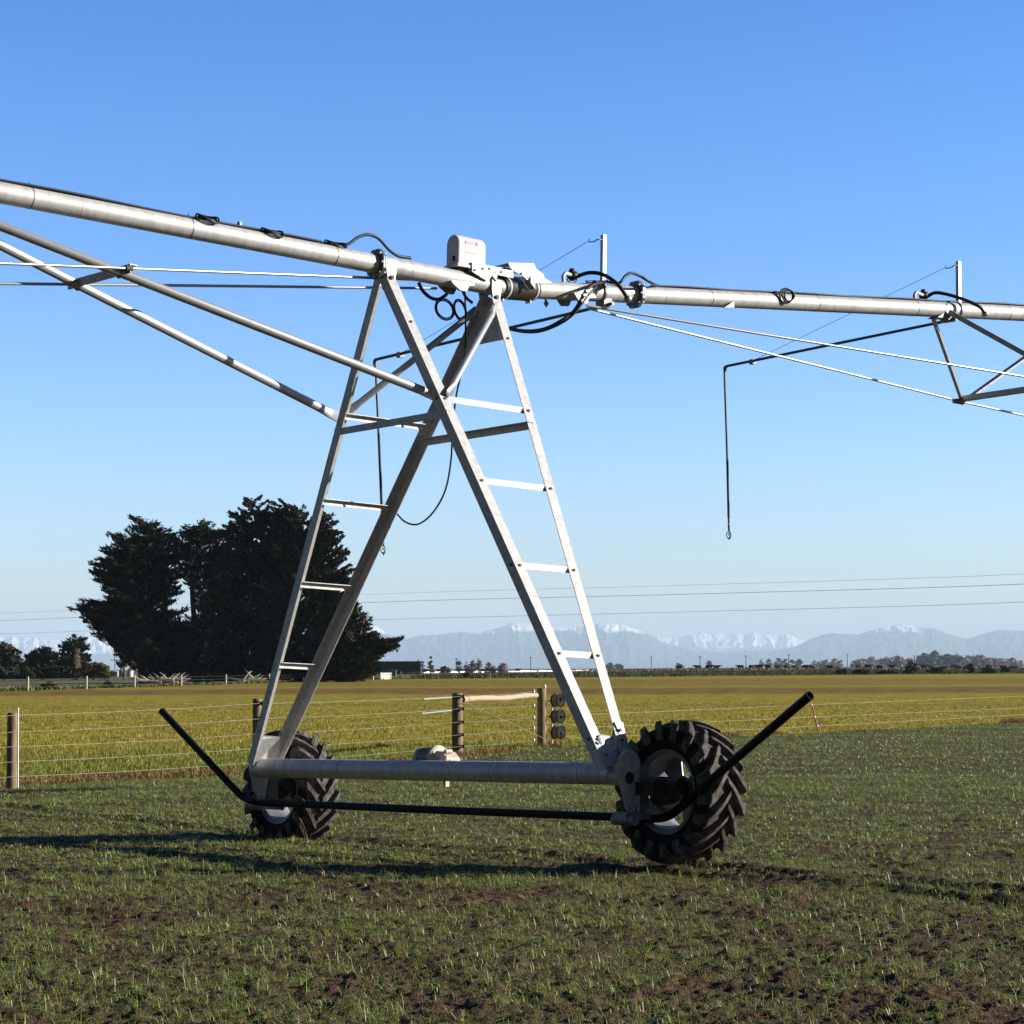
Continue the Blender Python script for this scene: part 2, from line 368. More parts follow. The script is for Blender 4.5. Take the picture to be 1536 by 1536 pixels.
# ------------------------------------------------------------------ span that joins the tower from the near side
PR = .084
span = thing('irrigation_span', TW(-2.4, 0, ZP), 'near pipe span with two thick truss tubes bolted to the tower legs', 'pipe span', 'pipe spans of the irrigator')
pipe = MB().tube([TW(-7.5, 0, ZP), TW(-2, 0, ZP), TW(.80, 0, ZP)], PR, 40).build('main_pipe', GALV, span)
sm = MB()
for x in (-6.2, -3.57, -1.55, -.95, -.40, -.29, .69):
    sm.lathe(TW(x, 0, ZP), tX, [(-.004, PR), (-.002, PR + .0015), (.002, PR + .0015), (.004, PR)], 40)
sm.build_each('pipe_band', GALV2, pipe)
def flange(c, ax, parent, r=.138, two=True):
    f = MB(); up = tZ; sd = ax.cross(up).normalized()
    for o in ((-.017, .002) if two else (0,)):
        f.prism([c + ax * o + (up * math.sin(a) + sd * math.cos(a)) * r for a in [math.pi / 8 + i * math.pi / 4 for i in range(8)]], ax * .014)
    f.lathe(c, ax, [(-.035, PR), (-.03, PR + .008), (.03, PR + .008), (.035, PR)], 32)
    fl = f.build('pipe_flange', STEEL, parent); bb = MB()
    for i in range(8):
        a = i * math.pi / 4; p = c + (up * math.sin(a) + sd * math.cos(a)) * r * .84
        bb.lathe(p, ax, [(-.034, 0), (-.034, .012), (.036, .012), (.036, 0)], 6)
    bb.build_each('flange_bolt', ZPLATE, fl)
flange(TW(-.635, 0, ZP), tX, span)
NB, FB = at(180, 409, 18.4), at(118, 427.5, 18.8); NA, FA = at(667, 599, 19.86), at(508, 626, 21.02)
n0, f0 = NA + (NB - NA) * 1.62, FA + (FB - FA) * 1.62
flat_tube(n0, NA + (NA - NB) * .005, .039, 'truss_tube', span, fl=.2); flat_tube(f0, FA, .039, 'truss_tube', span, fl=.2)
bb = MB().lathe(NA - tY * .03, -tY, [(0, .022), (.02, .022), (.022, 0)], 6).build('truss_bolt', RUST, span)
cn, cf = at(193, 396, 18.38), at(106, 420, 18.82)
MB().angle(cf + (cf - cn) * .05, cn + (cn - cf) * .03, tZ * -1, tX, .075, .007).build('cross_angle', GALV2, span)
ub = MB()
for p, ax in ((NB, NA - NB), (FB, FA - FB)):
    ax = ax.normalized(); ub.lathe(p, ax, [(-.008, .040), (-.008, .049), (.008, .049), (.008, .040)], 20)
ub.build_each('u_bolt', STEEL, span)
ta_, tb_ = at(676, 421.5, 20.86), at(655, 432.5, 21.08)
r1 = at(193, 402.5, 18.36); r2 = at(106, 426.5, 18.84)
MB().tube([r1 + (r1 - ta_) * .75, r1, ta_], .0125, 10).build('tie_rod', TUBEG, span)
MB().tube([r2 + (r2 - tb_) * .75, r2, tb_], .0125, 10).build('tie_rod', TUBEG, span)
MB().lathe(r1, (ta_ - r1), [(-.03, 0), (-.03, .024), (.03, .024), (.03, 0)], 10).build('rod_nut', RUST, span)
for tp, e in ((ta_, -1), (tb_, 1)):                      # tabs under the pipe that hold the rods
    q = TW(.24, e * .075, ZP - .075)
    P = [(-.13, .03), (.14, .045), (.14, .02), (.08, .01), (.05, -.045), (-.02, -.045), (-.10, -.0)]
    MB().prism([q + tX * x + tZ * z for x, z in P], tY * e * .03).build('rod_tab', ZPLATE if e < 0 else STEEL, span)
def on_pipe(A, d, lift, s, side=0): return A + d * s + tZ * lift + tY * side
pk = MB()                                                # three cables strapped along the top
for i, sd in enumerate((-.028, .0, .03)):
    pts = [TW(x, sd, ZP + PR + .010 + .006 * math.sin(x * 3 + i * 2)) for x in np.arange(-7.5, -1.05, .25)]
    pk.tube(pts, .009, 7)
pk.build_each('power_cable', BLACK, span)
hump = [at(470, 362, 19.75), at(505, 367.5, 19.95), at(522, 366, 20.02), at(538, 355.5, 20.1), at(553, 352, 20.17), at(568, 358, 20.25), at(584, 375, 20.32), at(598, 384, 20.4), at(616, 387, 20.5)]
MB().tube(spline(hump, 6), .014, 10).build('cable_hump', BLACK, span)
ck = MB()
for px, py, d in ((308, 327, 19.0), (405, 348, 19.42), (500, 366, 19.9)):
    c = at(px, py + 2, d)
    for j in range(3):
        rr = .055 + .012 * j
        ck.tube([c + tX * (math.cos(a) * rr * 1.3) + tY * (math.sin(a) * rr - .03) + tZ * (.018 - .028 * math.cos(a * 2 + j) * .6 - .05*max(0,-math.sin(a))) for a in np.linspace(0, 2 * math.pi, 18, endpoint=False)], .008, 6, close=True)
ck.build_each('cable_coil', BLACK, span, 3)
st = MB()
for x in np.arange(-6.9, -1.0, 1.45):
    st.lathe(TW(x, 0, ZP), tX, [(-.0025, PR + .001), (-.0025, PR + .002), (.0025, PR + .002), (.0025, PR + .001)], 24); st.box(TW(x, .01, ZP + PR + .03), tX * .003, tY * .003, tZ * .016)
st.build_each('cable_tie', BLACK, span, 2)
MB().lathe(TW(-2.06, 0.0, ZP + PR), tZ, [(0, .02), (.05, .02), (.05, .014), (.06, 0)], 10).build('pipe_outlet', GALV, span)
# looped cables hanging under the joint
lp = MB()
lp.tube(spline([at(628, 424, 20.72), at(634, 436, 20.72), at(645, 446, 20.74), at(657, 449, 20.78), at(668, 443, 20.85), at(672, 436, 20.9)], 6), .016, 8)
for cx, cy, rx, ry, dd in ((667, 464, 14, 16, 20.88), (690, 465, 9, 16, 21.02)):
    for j in range(2):
        pts = []
        for a in np.linspace(0, 2 * math.pi, 26, endpoint=False):
            k = 1 - .16 * j; pts.append(at(cx + rx * k * math.cos(a) + 3 * math.sin(a), cy + ry * k * math.sin(a), dd + .02 * j + .03 * math.sin(a)))
        lp.tube(pts, .0072, 7, close=True)
lp.tube(spline([at(694, 436, 20.95), at(699, 446, 20.98), at(708, 454, 21.05)], 5), .014, 8)
lp.build_each('hanging_cable', BLACK, span)
dr = [at(697, 436, 20.9), at(698.5, 480, 20.95), at(696, 540, 21.05), at(685, 590, 21.15), at(679, 640, 21.2), at(676.5, 690, 21.25), at(668, 735, 21.3), at(650, 768, 21.4), at(628, 786, 21.5), at(608, 783, 21.6), at(592, 768, 21.75), at(588, 775, 21.8)]
MB().tube(spline(dr, 6), .0085, 8).build('motor_cable', BLACK, tower)
# control box on the pipe
box = thing('control_box', TW(.355, 0, ZP + PR), 'white plastic control box with rounded lid and red warning sticker on top of the pipe', 'control box')
bx0, bx1, bz0, bz1, by = .20, .515, ZP + .125, ZP + .40, .09
prof = [(-by, bz0), (by, bz0)] + [(by * math.cos(a), bz1 - by + by * math.sin(a)) for a in np.linspace(0, math.pi, 15)]
cov = MB().prism([TW(bx0, y, z) for y, z in prof], tX * (bx1 - bx0)).build('cover', WHITE, box, bevel=.014)
lab = MB(); yl = -by - .0022
def stick(x0, x1, z0, z1, m, name, lift=0): return MB().prism([TW(x, yl - lift, z) for x, z in ((x0, z0), (x1, z0), (x1, z1), (x0, z1))], tY * .0015).build(name, m, cov)
stick(.275, .415, bz0 + .055, bz1 - .085, PAPER, 'instruction_sticker', .0)
stick(.275, .415, bz1 - .088, bz1 - .050 - .008, RED, 'warning_sticker', .0012)
stick(.279, .385, bz1 - .084, bz1 - .062, PAPER, 'sticker_panel', .0024)
stick(.279, .412, bz0 + .108, bz0 + .116, ORANGE, 'orange_stripe', .0012)
for z in (.068, .0755): stick(.285, .38, bz1 - z - .002, bz1 - z + .001, RED, 'print_line', .0036)
MB().box(TW(.36, 0, bz0 - .012), tX * .17, tY * .10, tZ * .012).build('base_flange', WHITE, box)
MB().box(TW(.33, 0, ZP + .1), tX * .10, tY * .06, tZ * .022).build('mounting_block', BLACK, box)
lt = MB().box(TW(bx0 - .006, -.03, bz0 + .05), tX * .008, tY * .012, tZ * .022); lt.build('latch', DARK, box)
# alignment linkage across the flexible joint
link = thing('alignment_linkage', TW(.75, 0, ZP + .1), 'bright zinc bracket and folded shield bridging the flexible pipe joint', 'bracket')
LO = TW(.6, -.11, ZP + .1)
def lp_(x, y): return onplane(x, y, LO, tY)
def sheet(pts, m, name, ext): return MB().prism([lp_(x, y) for x, y in pts], ext).build(name, m, link)
sheet([(708, 394), (752, 403), (770, 406), (770, 417), (746, 412), (738, 413), (733, 421), (725, 418), (708, 407)], ZPLATE, 'channel_bracket', tY * .012)
for (xa, ya), (xb, yb_), nm, ex in (((708, 394), (752, 403), 'channel_top', tZ * .006), ((708, 394), (708, 407), 'channel_end', tX * .006)):
    p, q = lp_(xa, ya), lp_(xb, yb_); MB().prism([p, q, q + tY * .19, p + tY * .19], ex).build(nm, ZPLATE, link)
sheet([(763, 395), (801, 396), (805, 404), (815, 411), (817, 417), (829, 424.5), (803, 424.5), (796, 413), (791, 420), (783, 412), (775, 409), (766, 402)], ZPLATE, 'shield_side', tY * .012)
q0, q1 = lp_(763, 395), lp_(801, 396)
MB().prism([q0, q1, q1 + tY * .2, q0 + tY * .2], tZ * .006).build('shield_top', ZPLATE, link)
MB().prism([lp_(796, 412), lp_(803, 424.5), lp_(803, 434), lp_(796, 424)], tY * .06 - tX * .02).build('shield_tab', STEEL, link)
MB().prism([lp_(742, 405), lp_(746, 409), lp_(745.5, 422), lp_(739, 415)], tY * .06 - tX * .02).build('bracket_tab', STEEL, link)
bb = MB()
for px, py, d in ((724, 403, 21.03), (734, 403, 21.03), (752, 408, 21.03), (782, 410, 21.33), (712, 405, 21.03)): bb.lathe(lp_(px, py), -tY, [(0, .010), (.008, .010), (.010, 0)], 6)
bb.build_each('bolt_head', RUST, link)
MB().tube([at(755, 404, 21.2), at(790, 409, 21.4)], .022, 10).build('link_rod', STEEL, link)
# ------------------------------------------------------------------ flexible joint and the span beyond
Q0, Q1 = at(790, 434.0, 21.52), at(1536, 470.5, 25.9); qX = (Q1 - Q0).normalized(); qY = tY; 
qZ = qX.cross(qY).normalized()
def on2(px, py_off=0, side=0, up=0):
    """point on the far span's axis above pixel column px"""
    lo, hi = -1.0, 16.0
    for _ in range(50):
        m_ = (lo + hi) / 2; p = Q0 + qX * m_; v = p - Vector((0, 0, EYE)); x = 768 + F * v.dot(cR) / v.dot(cF)
        if x < px: lo = m_
        else: hi = m_
    return Q0 + qX * lo + qY * side + qZ * up
span2 = thing('irrigation_span', on2(1100), 'galvanised pipe span leading away beyond the tower, with cable strapped along it', 'pipe span', 'pipe spans of the irrigator')
pipe2 = MB().tube([Q0, Q0 + qX * 3, Q0 + qX * 16], PR, 40).build('main_pipe', GALV, span2)
sm = MB()
for px in (838, 922, 932, 992, 1128, 1275, 1417, 1527):
    sm.lathe(on2(px), qX, [(-.004, PR), (-.002, PR + .0015), (.002, PR + .0015), (.004, PR)], 40)
sm.build_each('pipe_band', GALV2, pipe2)
j0, j1 = TW(.74, 0, ZP), Q0 + qX * .06; jd = (j1 - j0).normalized(); jl = (j1 - j0).length
boot = MB().lathe(j0, jd, [(0, PR + .002), (0, .104), (.05, .108), (.09, .110), (.12, .104), (.2, .108), (jl - .09, .111), (jl - .05, .108), (jl, .104), (jl, PR + .002)], 36).build('flexible_boot', BOOT, span2)
cl = MB()
for t in (.055, jl - .06):
    cl.lathe(j0 + jd * t, jd, [(-.012, .109), (-.012, .1135), (.012, .1135), (.012, .109)], 36)
    cl.box(j0 + jd * t - tZ * .12, jd * .01, tY * .035, tZ * .012)
cl.build_each('hose_clamp', ZPLATE, boot, 2)
flange(on2(953), qX, span2, .142)
for px, e in ((866, -1), (858, 1), (1083, -1)):
    q = on2(px, side=e * .075, up=-.075)
    P = [(-.13, .045), (.12, .045), (.14, .01), (.05, .0), (.02, -.05), (-.06, -.05), (-.10, -.0)] if px < 1000 else [(-.08, -.03), (.06, -.025), (.06, .04)]
    MB().prism([q + qX * x + qZ * z for x, z in P], qY * e * .03).build('rod_tab', ZPLATE if px == 866 else STEEL, span2)
MB().lathe(on2(818) - qZ * PR, -qZ, [(-.01, .014), (.03, .014), (.03, .024), (.055, .024), (.055, .012), (.075, .012), (.075, 0)], 10).build('drain_valve', STEEL, span2)
JF, JN = at(1440, 602, 25.75), at(1612, 577, 24.5)
ra, rb = on2(877, side=-.09, up=-.11), on2(874, side=.10, up=-.115)
ra = at(880, 458.5, 21.85); rb = at(884, 463, 22.1)
for A, B in ((ra, JN), (rb, JF)):
    MB().tube([A, B, B + (at(1640, 646, 28.2) - JF) * 3], .0125, 10).build('tie_rod', TUBEG, span2)
def strut(A, B, w=.055): return MB().angle(A, B, tX, tZ.cross(tX) * -1, w, .006).build('truss_strut', GALV2, span2)
strut(on2(1398, up=-.11, side=.02), JF); strut(JF, at(1555, 520, 26.4)); strut(on2(1412, up=-.06, side=-.08), JN); strut(JF, JN, .06); strut(JN, Q0 + qX * 11.2 - qZ * .1); strut(at(1555, 520, 26.4), Q0 + qX * 8.6 - qZ * .1)
jp = MB().box(JF, tX * .07, tY * .05, tZ * .022); jp.build('joint_plate', STEEL, span2)
MB().prism([on2(1408) + qX * x - qY * .08 + qZ * z for x, z in ((-.12, -.10), (.10, -.10), (.10, .02), (.06, .06), (.04, -.02))], qY * .14).build('strut_bracket', STEEL, span2)
ck = MB()
for i, sd in enumerate((-.03, 0, .026)):
    ck.tube([Q0 + qX * s + qY * sd + qZ * (PR + .009 + .005 * math.sin(4 * s + i * 2)) for s in np.arange(1.55, 10, .25)], .008, 7)
ck.build_each('power_cable', BLACK, span2)
ck = MB()
for px in (1168, ):
    c = on2(px, side=-.075, up=.045)
    for j in range(3):
        rr = .072 - .010 * j; ck.tube([c + qX * (math.cos(a) * rr * 1.05 + .012 * j) + qZ * (math.sin(a) * rr * 1.05) - qY * (.02 + .03 * max(0, math.sin(a + 1.5)) + .01 * j) for a in np.linspace(0, 2 * math.pi, 20, endpoint=False)], .009, 6, close=True)
ck.build('cable_coil', BLACK, span2)
st = MB()
for s in np.arange(2.3, 10, 1.5):
    st.lathe(Q0 + qX * s, qX, [(-.0025, PR + .001), (-.0025, PR + .002), (.0025, PR + .002), (.0025, PR + .001)], 24)
    st.box(Q0 + qX * s + qZ * (PR + .024), qX * .003, qY * .003, qZ * .014)
st.build_each('cable_tie', BLACK, span2, 2)
hp = [on2(874, side=-.06, up=.09), on2(905, side=-.06, up=.098), at(928, 425, 21.95), at(938, 414, 22.0), at(947, 409.5, 22.05), at(960, 414, 22.12), at(975, 423, 22.2), on2(990, up=PR + .01), on2(1010, up=PR + .01)]
MB().tube(spline(hp, 6), .014, 10).build('cable_hump', BLACK, span2)
hg = MB()
hg.tube(spline([on2(905, side=-.06, up=.105), at(888, 428, 21.72), at(877, 440, 21.6), at(868, 456, 21.55), at(858, 470, 21.5), at(842, 481, 21.45), at(818, 493, 21.5), at(790, 496.5, 21.7), at(762, 492, 21.95), at(745, 484, 22.1)], 6), .017, 9)
hg.tube(spline([at(892, 432, 21.68), at(880, 446, 21.58), at(862, 470, 21.48), at(840, 486, 21.46), at(812, 497, 21.52), at(788, 498.5, 21.72), at(762, 494, 21.98)], 6), .010, 8)
hg.build_each('hanging_cable', BLACK, span2)
cc = MB()
for px, py in ((876, 443), (880, 437), (873, 452)): cc.box(at(px, py, 21.56), tX * .022, tZ * .012, tY * .02)
cc.build_each('cable_clamp', STEEL, span2)
# ------------------------------------------------------------------ two offset spray booms
def boom(label, bpx, post_px, post_py, tip, dt, hose, valve, fall, guy_tip, hook):
    base = on2(bpx, up=-.12); p0 = on2(post_px)
    t = thing('spray_boom', base, label, 'spray boom', 'offset spray booms hung from the pipe')
    T_ = at(*tip, dt)
    MB().tube([base + (base - T_).normalized() * .12, base, T_], .0165, 12).build('boom_pipe', BOOM, t)
    cl_ = MB().box(base + qZ * .03, qX * .05, qY * .06, qZ * .045); cl_.build('saddle_clamp', STEEL, t)
    MB().tube([T_, T_ + (T_ - base).normalized() * .03 - Vector((0, 0, .01)), T_ + (T_ - base).normalized() * .03 - Vector((0, 0, .06))], .021, 12).build('elbow', STEEL, t)
    H = [at(x, y, dt + .02) for x, y in hose]
    MB().tube([H[0], H[1]], .0135, 12).build('drop_pipe', BOOM, t)
    MB().tube(H[1:], .0145, 12).build('drop_hose', BLACK, t)
    d = (H[-1] - H[-2]).normalized(); e = H[-1]; sp = MB(); j0_ = 0
    sp.lathe(e, d, [(-.02, 0), (-.02, .016), (.05, .016), (.055, .024), (.075, .024), (.08, .012), (.11, .012), (.115, .02), (.22, .018), (.225, .014), (.24, .012)], 14)
    c = e + d * .30; u, w = frame(d)
    for k in range(3):
        a = k * 2 * math.pi / 3 + .4; o_ = u * math.cos(a) + w * math.sin(a)
        sp.tube([e + d * .235 + o_ * .012, c - d * .03 + o_ * .046, c + d * .01 + o_ * .05, c + d * .045 + o_ * .03, c + d * .06], .008, 6)
    sp.lathe(c + d * .045, d, [(0, 0), (0, .04), (.015, .042), (.02, .015), (.05, .008), (.052, 0)], 14)
    sp.v = [e + (p - e) * .64 for p in sp.v]; sp.build('sprinkler', BLACK, t)
    MB().ball(e + d * .184, .014, 8).build('spray_plate', ZPLATE, t)
    # upright post with a hook and guy wire to the boom
    top = at(post_px, post_py, p0.y - .05); s0 = p0 + qZ * (PR - .01) - qY * .045
    po = MB().angle(s0 - qZ * .0, s0 + tZ * ((top - s0).dot(tZ)), qX * 1, qY, .042, .006); post = po.build('guy_post', GALV, t)
    ub_ = MB().lathe(p0, qX, [(-.008, PR + .001), (-.008, PR + .013), (.008, PR + .013), (.008, PR + .001)], 24); ub_.build('u_bolt', STEEL, post)
    hk = top - tZ * .06; a_ = at(*hook, hk.y + .12)
    MB().tube(spline([hk + qX * .03, hk - qX * .03, (hk + a_) / 2 - tZ * .012, a_ - tZ * .01, a_ + tZ * .02], 4), .006, 7).build('eye_hook', STEEL, post)
    g1 = T_ + (base - T_) * guy_tip
    MB().tube([a_, g1], .0028, 5).build('guy_wire', STEEL, t)
    MB().box(g1 - Vector((0, 0, .012)), qX * .03, qY * .03, Vector((0, 0, .03))).build('guy_clamp', STEEL, t)
    # valve and feed hose on the pipe
    v = at(*valve, p0.y - .1); vm = MB(); vp = on2(valve[0] - 12, up=PR)
    vm.tube([vp - qZ * .02, vp + qZ * .06, vp + qZ * .09 + qX * .03, v], .018, 10)
    vm.build('riser', ZPLATE, t)
    vb = MB().lathe(v - qX * .05, qX, [(0, 0), (0, .022), (.02, .04), (.05, .05), (.06, .042), (.09, .042), (.10, .024), (.14, .022), (.14, 0)], 14)
    vb.lathe(v, tZ, [(-.05, 0), (-.05, .025), (.05, .03), (.065, .022), (.07, 0)], 12)
    vb.tube([v + qX * (.06 * math.cos(a)) + tZ * (-.03 + .045 * math.sin(a)) for a in np.linspace(math.pi, 2 * math.pi, 9)], .006, 6)
    vb.build('valve', BLACK, t)
    FP = [v + qX * .08] + [at(x, y, p0.y - dd) for x, y, dd in fall]
    fh = MB().tube(spline(FP, 6), .019, 12).build('feed_hose', BLACK, t)
    MB().lathe(FP[-1], qY * -1, [(-.03, 0), (-.03, .026), (.03, .026), (.035, .016), (.035, 0)], 12).build('hose_fitting', STEEL, t)
boom('dark spray boom behind the tower legs with a drop hose hanging behind the far leg', 905, 900, 350, (565, 539), 24.55, [(563, 540), (568, 650), (574, 797)], (858, 413), [(885, 409, .1), (905, 412, .12), (925, 425, .14), (936, 439, .14), (942, 448, .12)], .115, (884, 361))
boom('dark spray boom with a drop hose hanging free against open sky', 1420, 1434, 390, (1091, 549), 27.4, [(1086.5, 550), (1091, 690), (1093, 778)], (1385, 443), [(1405, 439, .1), (1430, 444, .12), (1455, 453, .13), (1470, 461, .13), (1478, 471, .1)], .125, (1419, 401))
# ================================================================== ground
def vnoise(x, y, seed=0):
    xi, yi = np.floor(x).astype(np.int64), np.floor(y).astype(np.int64); fx, fy = x - xi, y - yi
    fx, fy = fx * fx * (3 - 2 * fx), fy * fy * (3 - 2 * fy)
    def h(a, b):
        n = (a * 374761393 + b * 668265263 + seed * 974711) & 0x7fffffff
        n = ((n ^ (n >> 13)) * 1274126177) & 0x7fffffff
        return ((n ^ (n >> 16)) & 0xffff) / 65535.0
    return (h(xi, yi) * (1 - fx) + h(xi + 1, yi) * fx) * (1 - fy) + (h(xi, yi + 1) * (1 - fx) + h(xi + 1, yi + 1) * fx) * fy
def fbm(x, y, seed=0, o=4):
    s = 0; a = .5
    for i in range(o): s = s + a * vnoise(x, y, seed + i * 17); x, y, a = x * 2.03, y * 2.03, a * .5
    return s
# boundary between the sown field and the pasture (world x -> y)
_b = np.array([(-30, -9.5), (-12, 22.5), (-6.9, 31.3), (-3.85, 35.0), (-.93, 41.6), (.58, 46.0), (3.4, 51.0), (7.3, 55.9), (14.5, 66), (40, 101), (80, 157)])
def yb(x): return np.interp(x, _b[:, 0], _b[:, 1])
_e = np.array([(-90, 60), (-60, 100), (-37.3, 170), (-33.8, 204), (-31, 233), (-20, 341), (10, 393), (32, 430), (85, 498), (160, 590), (300, 760)])
def ye(x): return np.interp(x, _e[:, 0], _e[:, 1])
near_w, far_w = TW(OX, -YWH, 0), TW(OX, YWH, 0)
def field_h(x, y):
    f = np.clip(1.25 - y / 45, .18, 1)
    h = (fbm(x * .55, y * .55, 3, 3) - .45) * .07
    h = h + (fbm(x * 3.1, y * 3.1, 5, 3) - .45) * .045 * f
    c = vnoise(x * 11, y * 11, 9); h = h + np.clip(c - .40, 0, 1) ** 1.3 * .052 * f
    c = vnoise(x * 24 + 3, y * 24, 12); h = h + np.clip(c - .3, 0, 1) * .034 * f
    h = h + (vnoise(x * 52, y * 52, 14) - .5) * .016 * f
    # wheel ruts of the machine, running along the base beam
    t = (x - near_w.x) * tY.x + (y - near_w.y) * tY.y; n = (x - near_w.x) * tX.x + (y - near_w.y) * tX.y + (fbm(t * .9, t * 0, 31, 2) - .45) * .3
    rut = np.exp(-(n / .15) ** 2) * -.05 + np.exp(-((np.abs(n) - .31) / .12) ** 2) * .045
    h = h + rut * np.where(t < .2, 1, .5) * np.clip((40 - y) / 10, 0, 1)
    return h - .012 - (.023 + .010 * np.clip(t, 0, 6)) * np.clip((30 - y) / 6, 0, 1)
def fan(th0, th1, nt, ys):
    th = np.linspace(th0, th1, nt); T, Y = np.meshgrid(np.tan(th), ys); return T * Y, Y
def grid_quads(nr, nc):
    i = np.arange(nr - 1)[:, None] * nc + np.arange(nc - 1)[None]; return np.stack([i, i + 1, i + 1 + nc, i + nc], -1).reshape(-1, 4)
def compact(V, Q):
    u, inv = np.unique(Q, return_inverse=True); return V[u], inv.reshape(Q.shape)
def geo(a, b, r0, r1=None):
    o = [a]
    while o[-1] < b:
        k = r0 if r1 is None else r0 + (r1 - r0) * min(1, max(0, (o[-1] - a) / (b - a) * 2)); o.append(o[-1] * k)
    return np.array(o)
def nodes(m): return m.node_tree.nodes, m.node_tree.links, m.node_tree.nodes['Principled BSDF']
def soil_mat():
    m = bpy.data.materials.new('soil'); m.use_nodes = True; N, L, b = nodes(m)
    tc = N.new('ShaderNodeTexCoord'); b.inputs['Roughness'].default_value = .95; b.inputs['Specular IOR Level'].default_value = .15
    n1 = N.new('ShaderNodeTexNoise'); n1.inputs['Scale'].default_value = 14; n1.inputs['Detail'].default_value = 8
    r = N.new('ShaderNodeValToRGB'); e = r.color_ramp.elements; e[0].position = .3; e[1].position = .72; e[0].color = (.028, .017, .009, 1); e[1].color = (.125, .078, .043, 1)
    n2 = N.new('ShaderNodeTexNoise'); n2.inputs['Scale'].default_value = .9; n2.inputs['Detail'].default_value = 6
    r2 = N.new('ShaderNodeValToRGB'); e = r2.color_ramp.elements; e[0].position = .45; e[1].position = .62; e[0].color = (0, 0, 0, 1); e[1].color = (1, 1, 1, 1)
    mx = N.new('ShaderNodeMixRGB'); mx.inputs[2].default_value = (.085, .095, .030, 1)
    ml = N.new('ShaderNodeMath'); ml.operation = 'MULTIPLY'; ml.inputs[1].default_value = .4
    L.new(tc.outputs['Object'], n1.inputs['Vector']); L.new(tc.outputs['Object'], n2.inputs['Vector']); L.new(n1.outputs['Fac'], r.inputs[0]); L.new(n2.outputs['Fac'], r2.inputs[0])
    L.new(r2.outputs[0], ml.inputs[0]); L.new(ml.outputs[0], mx.inputs[0]); L.new(r.outputs[0], mx.inputs[1]); L.new(mx.outputs[0], b.inputs['Base Color'])
    n3 = N.new('ShaderNodeTexNoise'); n3.inputs['Scale'].default_value = 70; n3.inputs['Detail'].default_value = 6; bp = N.new('ShaderNodeBump'); bp.inputs['Strength'].default_value = 1; bp.inputs['Distance'].default_value = .035
    L.new(tc.outputs['Object'], n3.inputs['Vector']); L.new(n3.outputs['Fac'], bp.inputs['Height']); L.new(bp.outputs[0], b.inputs['Normal'])
    return m
